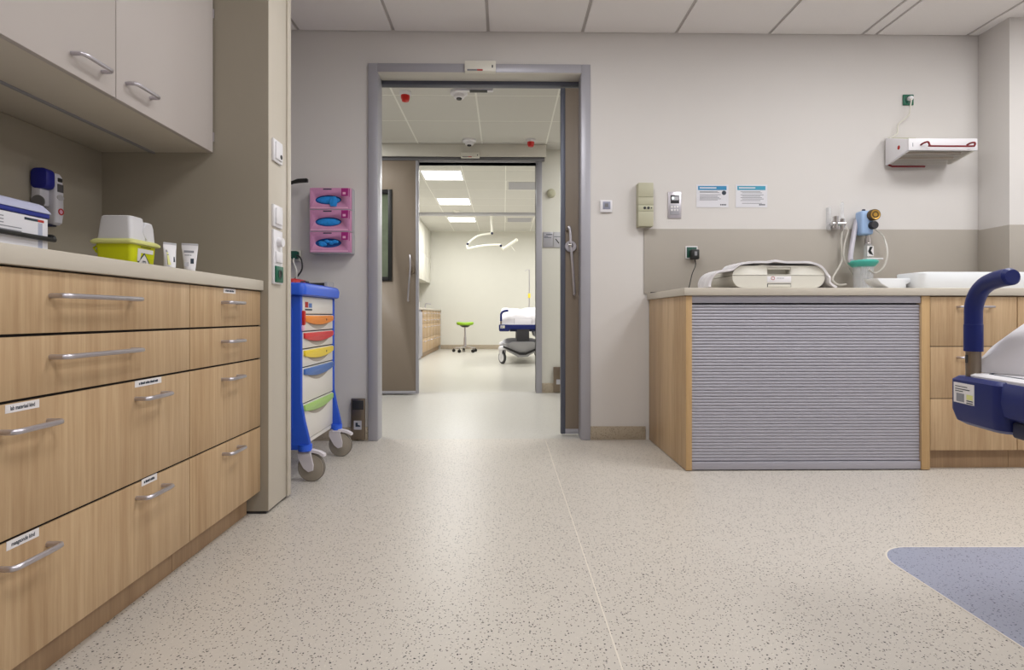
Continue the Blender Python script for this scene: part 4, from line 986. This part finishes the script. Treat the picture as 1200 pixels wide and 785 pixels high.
# heater
HY0, HY1 = 3.27, YW - .02
x0, x1 = PY(1063, 170, HY0).x, PY(1143.5, 170, HY0).x
zf1, zf0 = PY(1100, 163, HY0).z, PY(1100, 176.5, HY0).z
zr1, zr0 = PY(1050, 160.5, 3.44).z, PY(1050, 193.5, 3.44).z
t = thing('radiant_heater', 'white wall-mounted radiant heater with dark red guard rails', 'heater', ((x0 + x1) / 2, YW, zr0))
bd = G()
G().prism([(HY0, zf0), (HY0, zf1), (HY1, zr1), (HY1, zr0)], 'x', x0, x0 + .02, .003).build('side_plate', 'white', t)
G().prism([(HY0, zf0), (HY0, zf1), (HY1, zr1), (HY1, zr0 + .01)], 'x', x1 - .02, x1, .003).build('side_plate', 'white_warm', t)
bx('front_panel', 'white', t, x0, x1, HY0 - .014, HY0, zf0 - .002, zf1 + .001, .004)
G().prism([(HY0, zf1 - .02), (HY0, zf1 - .002), (HY1, zr1 - .03), (HY1, zr1 - .05)], 'x', x0 + .02, x1 - .02).build('cover', 'white_warm', t)
G().prism([(HY0 + .02, zf0 + .022), (HY0 + .02, zf0 + .03), (HY1 - .02, zr0 + .06), (HY1 - .02, zr0 + .052)], 'x', x0 + .022, x1 - .022).build('reflector', 'lens', t)
for k in (0, 1):
    f = .35 + .3 * k; y_ = HY0 + (HY1 - HY0) * f; z_ = zf0 + (zr0 - zf0) * f + .022
    G().cyl((x0 + .04, y_, z_), (x1 - .04, y_, z_), .009, n=10).build('heating_rod', 'heater_amber', t)
g_ = G().tube([(x0 + .012, HY0 + .005, zf0 + .003), (x1 - .012, HY0 + .005, zf0 + .003)], .0022, 6).build('guard_wire', 'lens', t)
for k in range(1, 12):
    f = k / 12; o = dup(g_, t, (0, (HY1 - HY0 - .02) * f, (zr0 - zf0) * f))
zr_ = PY(1100, 172, HY0 - .03).z; xa, xb = PY(1077, 168, HY0).x, PY(1135, 168, HY0).x
yo = HY0 - .045
G().tube(smooth_path([(xa, HY0 - .012, zr_ + .016), (xa + .004, yo + .012, zr_ + .022), (xa + .02, yo, zr_ + .024), (xa + .03, yo, zr_ + .004), (xa + .045, yo, zr_), (xb - .03, yo, zr_), (xb - .004, yo, zr_ + .004), (xb + .002, yo + .004, zr_ + .022), (xb - .012, yo + .016, zr_ + .024), (xb - .022, HY0 - .012, zr_ + .016)], 5), .0055, 8).build('guard_rail', 'red_dark', t, label='dark red front rail')
G().tube([(x0 + .01, HY1 - .015, zr0 + .004), (x0 + .03, HY1 - .02, zr0 - .008), (x0 + .24, HY1 - .02, zr0 - .008)], .006, 8).build('guard_rail', 'red_dark', t)
G().prism(ellipse(3.34, (zf0 + zr0) / 2 + .06, .011, .013), 'x', x0 - .0008, x0 + .002).build('warning_mark', 'ink_red', t)
bx('wall_bracket', 'putty', t, x0 + .02, x0 + .20, HY1, YW - .0005, zr0 + .05, zr1 + .004, .003)
bx('switch_mark', 'ink_grey', t, x0 + .022, x0 + .026, HY0 - .0148, HY0 - .013, zf0 + .02, zf0 + .042, 0)
p = PY(1063.5, 117.5, YW)
t = thing('wall_socket', 'green wall socket with white plug above the radiant heater', 'socket', (p.x, YW, p.z - .035))
bx('plate', 'green_socket', t, p.x - .034, p.x + .034, YW - .010, YW, p.z - .034, p.z + .034, .003)
G().lathe([(.017, 0), (.024, 0), (.024, -.003), (.017, -.003)], (p.x, YW - .010, p.z), 'y', cap=False).build('socket_ring', 'green_dark', t)
t = thing('power_plug', 'white plug with thin cable running from the upper green socket to the heater', 'plug', (p.x, YW - .03, p.z - .03))
G().lathe([(0, 0), (.014, 0), (.016, -.008), (.013, -.022), (0, -.025)], (p.x + .003, YW - .0105, p.z + .004), 'y', 16).build('plug', 'white', t)
G().tube(smooth_path([(p.x, YW - .035, p.z), (p.x - .006, YW - .034, p.z - .05), (p.x - .018, YW - .03, p.z - .11), PY(1052.5, 146, YW - .025), PY(1051.5, 156, YW - .022), (x0 + .024, HY1 - .01, zr1 - .006)]), .004, 8).build('cable', 'white_warm', t)

# ================================================================ STRETCHERS (local: end face at x=0, length +x, width y)
def stretcher(label, loc, rz, iv):
    t = thing('stretcher', label, 'stretcher', loc, rz, local=True)
    DT_ = .658; HWD = .385; L = 2.05
    # deck plate and navy bumper rail
    G().rings([[Vector((p[0], p[1], z)) for p in rrect(.012 + i, L - .012 - i, -HWD + .012 + i, HWD - .012 - i, .05, 5)] for z, i in ((DT_ - .04, .004), (DT_ - .004, 0), (DT_, .006))]).build('deck', 'white', t)
    G().rings([[Vector((p[0], p[1], z)) for p in rrect(i, L - i, -HWD + i, HWD - i, .055, 6)] for z, i in ((DT_ - .085, .012), (DT_ - .078, .003), (DT_ - .05, 0), (DT_ - .018, .001), (DT_ - .010, .007))]).build('bumper_rail', 'navy', t)
    for sy in (-1, 1):
        ya, yb = sorted((sy * (HWD + .004), sy * (HWD - .17)))
        G().rings([[Vector((p[0], p[1], z)) for p in rrect(-.006 + i, .14 - i, ya + i, yb - i, .028, 6)] for z, i in ((DT_ - .118, .018), (DT_ - .110, .006), (DT_ - .085, .0), (DT_ - .016, 0), (DT_ - .008, .008))]).build('corner_bumper', 'navy', t)
        G().box(.012, .12, min(sy * (HWD - .17), sy * .1), max(sy * (HWD - .17), sy * .1), DT_ - .120, DT_ - .086, .006).build('under_rail', 'navy_dark', t)  # darker navy puts the shade of the set-back lower rail into its colour
        py = sy * (HWD - .030)
        hx = .030
        ps_ = G(); ps_.cyl((hx, py, DT_ - .01), (hx, py, DT_ + .055), .0145, n=18)
        post = ps_.build('handle_post', 'steel_brown', t)
        bx('latch', 'dark', post, hx - .016, hx - .010, py - .004, py + .004, DT_ + .022, DT_ + .042, .002)
        path = [(hx, py, DT_ + .050), (hx, py, DT_ + .112), (hx, py, DT_ + .1125), (hx, py, DT_ + .145), (hx, py - sy * .005, DT_ + .165), (hx, py - sy * .020, DT_ + .188), (hx, py - sy * .045, DT_ + .204), (hx, py - sy * .08, DT_ + .212), (hx, py - sy * .118, DT_ + .215)]
        path2 = path[:3] + smooth_path(path[3:], 4)
        rr = [.0182, .0182, .0174] + [.0174 + .0016 * k / 20 for k in range(len(path2) - 4)] + [.0145]
        path2.insert(-1, path2[-1] - Vector((0, -sy * .006, 0)))
        rr.insert(-1, .0190)
        G().tube(path2, rr, 20).build('push_handle', 'navy', t)
    # rating sticker on one corner of the end face
    sy = 1
    yb_ = HWD - .022
    q0, q1 = yb_ - .068, yb_
    bx('sticker', 'label', t, -.0068, -.0058, q0, q1, DT_ - .068, DT_ - .022, 0)
    for f, w_ in ((.030, .04), (.036, .048), (.041, .026)): bx('sticker_text', 'ink', t, -.0073, -.0066, yb_ - .006 - w_, yb_ - .006, DT_ - f - .0008, DT_ - f + .0008, 0)
    for f in (.060, .065): bx('sticker_text', 'ink', t, -.0073, -.0066, q0 + .004, q0 + .024, DT_ - f - .0011, DT_ - f + .0011, 0)
    bx('sticker_stamp', 'ink_grey', t, -.0072, -.0066, yb_ - .036, yb_ - .010, DT_ - .065, DT_ - .046, 0)
    bx('sticker_patch', 'yellow_pale', t, -.0072, -.0066, q0 + .004, q0 + .024, DT_ - .057, DT_ - .046, 0)
    # U-shaped groove in the deck
    G().tube(smooth_path([(.14, .345, DT_), (.075, .343, DT_), (.052, .33, DT_), (.044, .30, DT_), (.042, .1, DT_), (.042, -.1, DT_), (.044, -.30, DT_), (.052, -.33, DT_), (.075, -.343, DT_), (.14, -.345, DT_)], 5), .0028, 6, flat=.5).build('deck_groove', 'ink', t)
    # mattress with rumpled sheet
    rows = []; NX, NYm = 60, 20
    for i in range(NX + 1):
        f = (i / NX) ** 1.8; x = .050 + f * (L - .09)
        head = max(0, min(1, (x - .050 + .022) / .10)); head = 1 - (1 - head) ** 2.2
        row = []
        for j in range(NYm + 1):
            v = j / NYm * 2 - 1; edge = (1 - abs(v) ** 14)
            rise = .135 + .12 * math.exp(-((f - .19) / .10) ** 2)
            z = DT_ + .004 + rise * head * (.5 + .5 * edge) + .012 * math.sin(7 * f * 3 + 4 * v) * head * edge + .008 * math.sin(11 * v + 20 * f) * head
            k_ = max(0, min(1, (HWD - abs(v) * (HWD - .012) - .012) / .10)); k_ = k_ * k_ * (3 - 2 * k_)
            z += head * (.007 * math.sin(46 * x + 9 * v) + .005 * math.sin(70 * x - 17 * v))
            row.append((x + .045 * k_ * (1 - f) ** 8, v * (HWD - .012) + .008 * math.sin(9 * f), max(z, DT_ + .003)))
        rows.append(row)
    g = G(); g.patch(rows)
    low = [[(p[0], p[1], DT_ + .001) for p in r] for r in rows]
    for idx in (0, -1): g.patch([rows[idx], low[idx]])
    g.patch([[r[0] for r in rows], [r[0] for r in low]]); g.patch([[r[-1] for r in rows], [r[-1] for r in low]])
    bmesh.ops.remove_doubles(g.bm, verts=g.bm.verts[:], dist=1e-5)
    g.build('mattress', 'sheet', t, label='mattress under a rumpled white sheet')
    # wire end frame
    G().tube([(.055, -.14, DT_ - .005), (.055, -.14, DT_ + .09), (.055, .14, DT_ + .09), (.055, .14, DT_ - .005)], .005, 8).build('end_frame', 'steel', t)
    # lift columns, base cover, side cylinder
    for x in (.62, 1.45): bx('lift_column', 'grey_mid', t, x - .09, x + .09, -.12, .09, .34, DT_ - .04, .01)
    G().cyl((.50, -.26, DT_ - .16), (.95, -.26, DT_ - .16), .075, n=20).build('gas_bottle', 'grey_light', t)
    bx('bottle_bracket', 'grey', t, .60, .66, -.27, -.10, DT_ - .088, DT_ - .05, .003)
    prof2 = [(-.33, .33), (-.28, .22), (-.10, .115), (.08, .105), (.26, .20), (.33, .33), (.24, .365), (-.24, .365)]
    G().rings([[Vector((x, y_ * s_, z_)) for y_, z_ in prof2] for x, s_ in ((.24, .72), (.30, .86), (.42, 1), (1.0, 1.02), (1.63, 1), (1.75, .86), (1.81, .72))]).build('base_cover', 'grey_light', t)
    G().prism([(-.32, .30), (-.05, .19), (.05, .19), (.32, .30), (.32, .27), (.05, .15), (-.05, .15), (-.32, .27)], 'x', .20, .225).build('brake_bar', 'dark', t)
    for x in (.28, 1.77):
        for sy in (-1, 1):
            y = sy * .335; r = .105
            rot = Matrix.Rotation(sy * .55 * (1 if x < 1 else -1), 3, 'Z')
            def turn(g): bmesh.ops.rotate(g.bm, cent=(x, y, 0), matrix=rot, verts=g.bm.verts[:]); return g
            f_ = G()
            for o_ in (-1, 1): f_.prism([(x - .05, .27), (x + .05, .27), (x + .03, .09), (x - .03, .09)], 'y', y + o_ * .026, y + o_ * .034, .003)
            f_.rings([[Vector((x + r_ * math.cos(a_), y + .7 * r_ * math.sin(a_), z_)) for a_ in [2 * PI * k / 16 for k in range(16)]] for r_, z_ in ((.085, .235), (.088, .25), (.07, .285), (.03, .30))])
            fk = turn(f_).build('caster', 'white', t)
            turn(G().lathe([(.07, -.02), (.092, -.02), (.105, -.01), (.105, .01), (.092, .02), (.07, .02)], (x, y, r), 'y', 28)).build('wheel', 'dark', fk)
            turn(G().lathe([(0, -.0225), (.05, -.0235), (.075, -.021), (.075, .021), (.05, .0235), (0, .0225)], (x, y, r), 'y', 24)).build('wheel_disc', 'white', fk)
    if iv:
        xv, yv = 2.03, -.19
        G().cyl((xv, yv, DT_ - .05), (xv, yv, 1.70), .010, n=10).tube([(xv, yv, 1.69), (xv, yv + .04, 1.70), (xv, yv + .08, 1.67)], .006, 6).build('drip_pole', 'steel', t)
        G().box(xv - .025, xv + .025, yv - .025, yv + .025, 1.14, 1.23, .01).build('pole_clamp', 'lip_yellow', t, label='yellow clamp')
    return t
A_ = PZ(1114, 440, .648)      # far-left corner of the near stretcher's end
ang = .152
ex, ey = Vector((math.cos(ang), -math.sin(ang))), Vector((math.sin(ang), math.cos(ang)))
org = A_.xy - ey * .385
stretcher('stretcher with navy push handle and white deck beside the right counter', (org.x, org.y, 0), -ang, False)
fa = PZ(591, 427, 0)
stretcher('stretcher with grey base and drip pole in the far room', (PY(585, 380, 8.85).x + .385, 8.72, 0), PI / 2, True)

# ================================================================ CORRIDOR DETAILS
def alarm(label, u, v, k=1.):
    p = PZ(u, v, ZC2)
    t = thing('alarm_light', label, 'alarm light', (p.x, p.y, ZC2 - .08))
    G().lathe([(0, ZC2 - .0045), (.045, ZC2 - .0045), (.045, ZC2 - .02), (.038, ZC2 - .03), (0, ZC2 - .03)], (p.x, p.y, 0), 'z', 20).build('base', 'white', t)
    G().lathe([(0, ZC2 - .03), (.034, ZC2 - .03), (.034, ZC2 - .05), (.026, ZC2 - .072), (0, ZC2 - .078)], (p.x, p.y, 0), 'z', 20).build('lens', 'alarm_red', t)
alarm('red alarm light on the corridor ceiling near the first door track', 475, 107.5)
alarm('red alarm light on the corridor ceiling by the second doorway header', 622, 163)
def detector(label, u, v):
    p = PZ(u, v, ZC2)
    t = thing('smoke_detector', label, 'smoke detector', (p.x, p.y, ZC2 - .06))
    G().lathe([(0, ZC2 - .0045), (.068, ZC2 - .0045), (.066, ZC2 - .022), (.045, ZC2 - .03), (.04, ZC2 - .05), (0, ZC2 - .058)], (p.x, p.y, 0), 'z', 20).build('housing', 'white', t)
    G().lathe([(.0, ZC2 - .05), (.022, ZC2 - .05), (.020, ZC2 - .0625), (0, ZC2 - .063)], (p.x, p.y, 0), 'z', 14).build('lens', 'dark', t)
detector('white smoke detector with dark eye on the corridor ceiling near the first door track', 538, 107)
detector('white smoke detector with dark eye on the corridor ceiling by the second doorway header', 550, 163.5)
p = PY(646, 226.5, Y2)
t = thing('wall_speaker', 'round beige wall disc above the room sign in the corridor', 'wall disc', (p.x, Y2, p.z - .05))
G().lathe([(0, -.03), (.03, -.03), (.042, -.022), (.046, 0), (0, 0)], (p.x, Y2, p.z), 'y', 24).build('disc', 'putty', t)
G().lathe([(.0, -.002), (.020, -.002), (.020, 0)], (p.x, Y2 - .03, p.z), 'y', 18).build('cap', 'putty_light', t)
x0, x1, z0, z1 = P4(636.5, 272, 655.5, 290, Y2)
t = thing('room_sign', 'lilac grey room sign with two plates on the corridor wall', 'sign', ((x0 + x1) / 2, Y2, z0))
xm = x0 + (x1 - x0) * .62
bx('plate', 'frame', t, x0, xm - .002, Y2 - .008, Y2, z0, z1, .002); bx('plate', 'grey_light', t, xm + .002, x1 + .03, Y2 - .008, Y2, z0, z1, .002)
g = G(); g.box(x0 + .03, xm - .008, Y2 - .0087, Y2 - .0075, z1 - .03, z1 - .022); g.box(x0 + .008, x0 + .05, Y2 - .0087, Y2 - .0075, z1 - .048, z1 - .042); g.box(x0 + .008, xm - .02, Y2 - .0087, Y2 - .0075, z1 - .060, z1 - .055); g.box(xm + .008, x1 + .02, Y2 - .0087, Y2 - .0075, z1 - .05, z1 - .045); g.build('text_lines', 'ink', t)
G().prism([(xm + .02, z0 + .085), (xm + .028, z0 + .09), (xm + .062, z0 + .045), (xm + .054, z0 + .04)], 'y', Y2 - .009, Y2 - .0075).build('slash_mark', 'black', t)
x0, x1, z0, z1 = P4(648.5, 430, 665, 459, Y2 - .03)
t = thing('foot_switch', 'brushed metal touchless foot switch box on the corridor wall', 'foot switch', ((x0 + x1) / 2, Y2, .012))
bx('housing', 'steel_brown', t, x0, x1, Y2 - .03, Y2 - .013, .012, z1, .003)
bx('sticker', 'grey_light', t, x0 + .03, x1 - .02, Y2 - .0308, Y2 - .029, .09, .14, 0)

# ================================================================ FAR ROOM
FX = -1.50
t = thing('wall_cabinet', 'tall cream wall cabinet over the far oak drawers', 'cabinet', (-1.95, 11.6, 1.56))
bx('body', 'wall_cream', t, -2.15, -1.76, 9.2, Y3 - .002, 1.56, ZC3 - .006, .002)
for k in range(6):
    for z0_, z1_ in ((1.56, 2.15), (2.155, ZC3 - .008)):
        bx('door', 'white_warm', t, -1.759, -1.74, 9.2 + k * .63 + .002, 9.2 + (k + 1) * .63 - .002, z0_, z1_, .002)
struct(bx('wall_niche', 'taupe', None, -2.15, -2.13, 9.2, Y3 - .002, .945, 1.556, 0))
t0 = bx('worktop', 'laminate', None, -2.149, FX + .015, 10.1, Y3 - .012, .905, .94, .002, label='pale worktop on the oak drawers of the far room', cat='worktop')
for k in range(3):
    y0, y1 = 10.1 + k * .96, 10.1 + (k + 1) * .96
    t = thing('drawer_cabinet', ('oak drawer cabinet of the far room next to the grey cabinet', 'oak drawer cabinet of the far room, middle of its row', 'oak drawer cabinet of the far room against the end wall')[k], 'cabinet', (-1.8, (y0 + y1) / 2, 0), group='far room drawer cabinets')
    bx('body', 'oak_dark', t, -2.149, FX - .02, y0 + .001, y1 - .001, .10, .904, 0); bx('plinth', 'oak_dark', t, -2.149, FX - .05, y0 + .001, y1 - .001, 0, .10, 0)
    for z0_, z1_ in ((.77, .90), (.64, .766), (.37, .636), (.105, .366)):
        for h in range(2):
            d = bx('drawer', 'oak', t, FX - .019, FX, y0 + h * .48 + .004, y0 + (h + 1) * .48 - .004, z0_, z1_, .001)
            bow_handle(d, FX, y0 + h * .48 + .17, y0 + h * .48 + .31, z1_ - .06, .006, .03)
t = thing('shutter_cabinet', 'grey lower cabinet before the oak drawers of the far room', 'cabinet', (-1.8, 9.85, 0))
bx('body', 'shutter', t, -2.149, FX - .02, 9.62, 10.09, .012, .90, .003); bx('front', 'shutter', t, FX - .019, FX, 9.622, 10.088, .05, .86, .003); bx('top', 'laminate', t, -2.149, FX + .01, 9.60, 10.098, .90, .935, .002); bx('plinth', 'grey_mid', t, -2.1, FX - .04, 9.63, 10.08, 0, .012, 0)
t = bx('storage_box', 'white', None, -1.80, -1.53, 9.66, 9.95, .9355, 1.02, .008, label='flat white box on the grey cabinet of the far room', cat='box')
bx('lid', 'white_warm', t, -1.805, -1.525, 9.655, 9.955, 1.02, 1.035, .004)
p = PY(509.5, 359, 12.0)
t = thing('tap', 'small metal tap at the far room worktop', 'tap', (-1.75, 12.2, .94)); G().tube(smooth_path([(-1.75, 12.2, .9405), (-1.75, 12.2, 1.03), (-1.72, 12.2, 1.06), (-1.62, 12.2, 1.05)]), .012, 8).build('spout', 'steel', t)
# stool
sp_ = PZ(545, 412.5, 0)
t = thing('stool', 'green saddle stool on casters by the far wall', 'stool', (sp_.x, sp_.y, 0), local=True)
rs = []
for z, sx_, dz in ((.575, .5, 0), (.59, .9, .2), (.615, 1.0, .8), (.635, .95, 1), (.645, .75, 1), (.647, .3, .6)):
    rs.append([Vector((.19 * sx_ * math.cos(a), .17 * sx_ * math.sin(a), z + .018 * dz * abs(math.cos(a)) * sx_)) for a in [2 * PI * i / 28 for i in range(28)]])
G().rings(rs).build('seat', 'stool_green', t, label='green saddle seat')
G().cyl((0, 0, .54), (0, 0, .58), .06, .12, 16).build('seat_plate', 'black', t)
G().lathe([(0, .09), (.03, .09), (.027, .33), (.018, .335), (.018, .54), (0, .54)], n=18).build('gas_column', 'steel', t)
for k in range(5):
    a = .5 + k * 2 * PI / 5; d = Vector((math.cos(a), math.sin(a), 0))
    lg = G().tube([d * .02 + Vector((0, 0, .115)), d * .14 + Vector((0, 0, .10)), d * .25 + Vector((0, 0, .085))], [.022, .018, .014], 8).build('leg', 'chrome', t)
    c = d * .25; tg = Vector((-d.y, d.x, 0)); 
    g = G().cyl((c.x, c.y, .03), (c.x, c.y, .09), .008, n=8)
    for s_ in (-1, 1):
        g.cyl(c + tg * s_ * .006 + Vector((0, 0, .032)), c + tg * s_ * .024 + Vector((0, 0, .032)), .032, n=14)
    g.build('caster', 'black', lg)
# examination lamp on the ceiling
LYm = 10.75
p0 = PY(576, 250, LYm); p0.z = ZC3 - .008; j0 = PY(576.5, 273.5, LYm); j1 = PY(548, 286, LYm - .1); j1b = PY(548.5, 291.5, LYm - .1); j2 = PY(587, 288, LYm - .5); hd = PY(605, 281.5, LYm - .5); h2 = PY(590, 291.5, LYm - .5)
t = thing('exam_lamp', 'white ceiling-hung examination lamp with jointed arms in the far room', 'lamp', p0)
G().lathe([(0, 0), (.09, 0), (.085, -.03), (.03, -.045), (0, -.045)], p0, 'z', 20).build('ceiling_mount', 'lamp_white', t)
G().cyl((p0.x, p0.y, p0.z - .04), j0, .022, n=14).build('drop_tube', 'lamp_white', t)
G().tube(smooth_path([j0, (j0 + j1) / 2 + Vector((-.04, 0, .055)), j1, j1b]), .021, 10).build('upper_arm', 'lamp_white', t)
G().tube(smooth_path([j1b, (j1b + j2) / 2 + Vector((0, 0, .035)), j2 + Vector((0, 0, .02))]), .019, 10).build('lower_arm', 'lamp_white', t)
G().tube([j2, h2, (h2 + hd) / 2, hd], [.02, .035, .03, .028], 12).ball(hd, .035, 10).build('lamp_head', 'lamp_white', t)
for c in (j0, j1, j2): G().ball(c + Vector((0, -.015, 0)), .026, 10).build('joint', 'navy_dark', t)
G().tube([(h2 + hd) / 2, (h2 + hd) / 2 + Vector((.09, 0, -.12))], .006, 6).build('guide_stick', 'lamp_white', t)
p = PZ(535, 246.5, ZC3)
t = thing('smoke_detector', 'white smoke detector on the far room ceiling', 'smoke detector', (p.x, p.y, ZC3 - .05))
G().lathe([(0, ZC3 - .0045), (.07, ZC3 - .0045), (.06, ZC3 - .03), (0, ZC3 - .045)], (p.x, p.y, 0), 'z', 18).build('housing', 'white_warm', t)
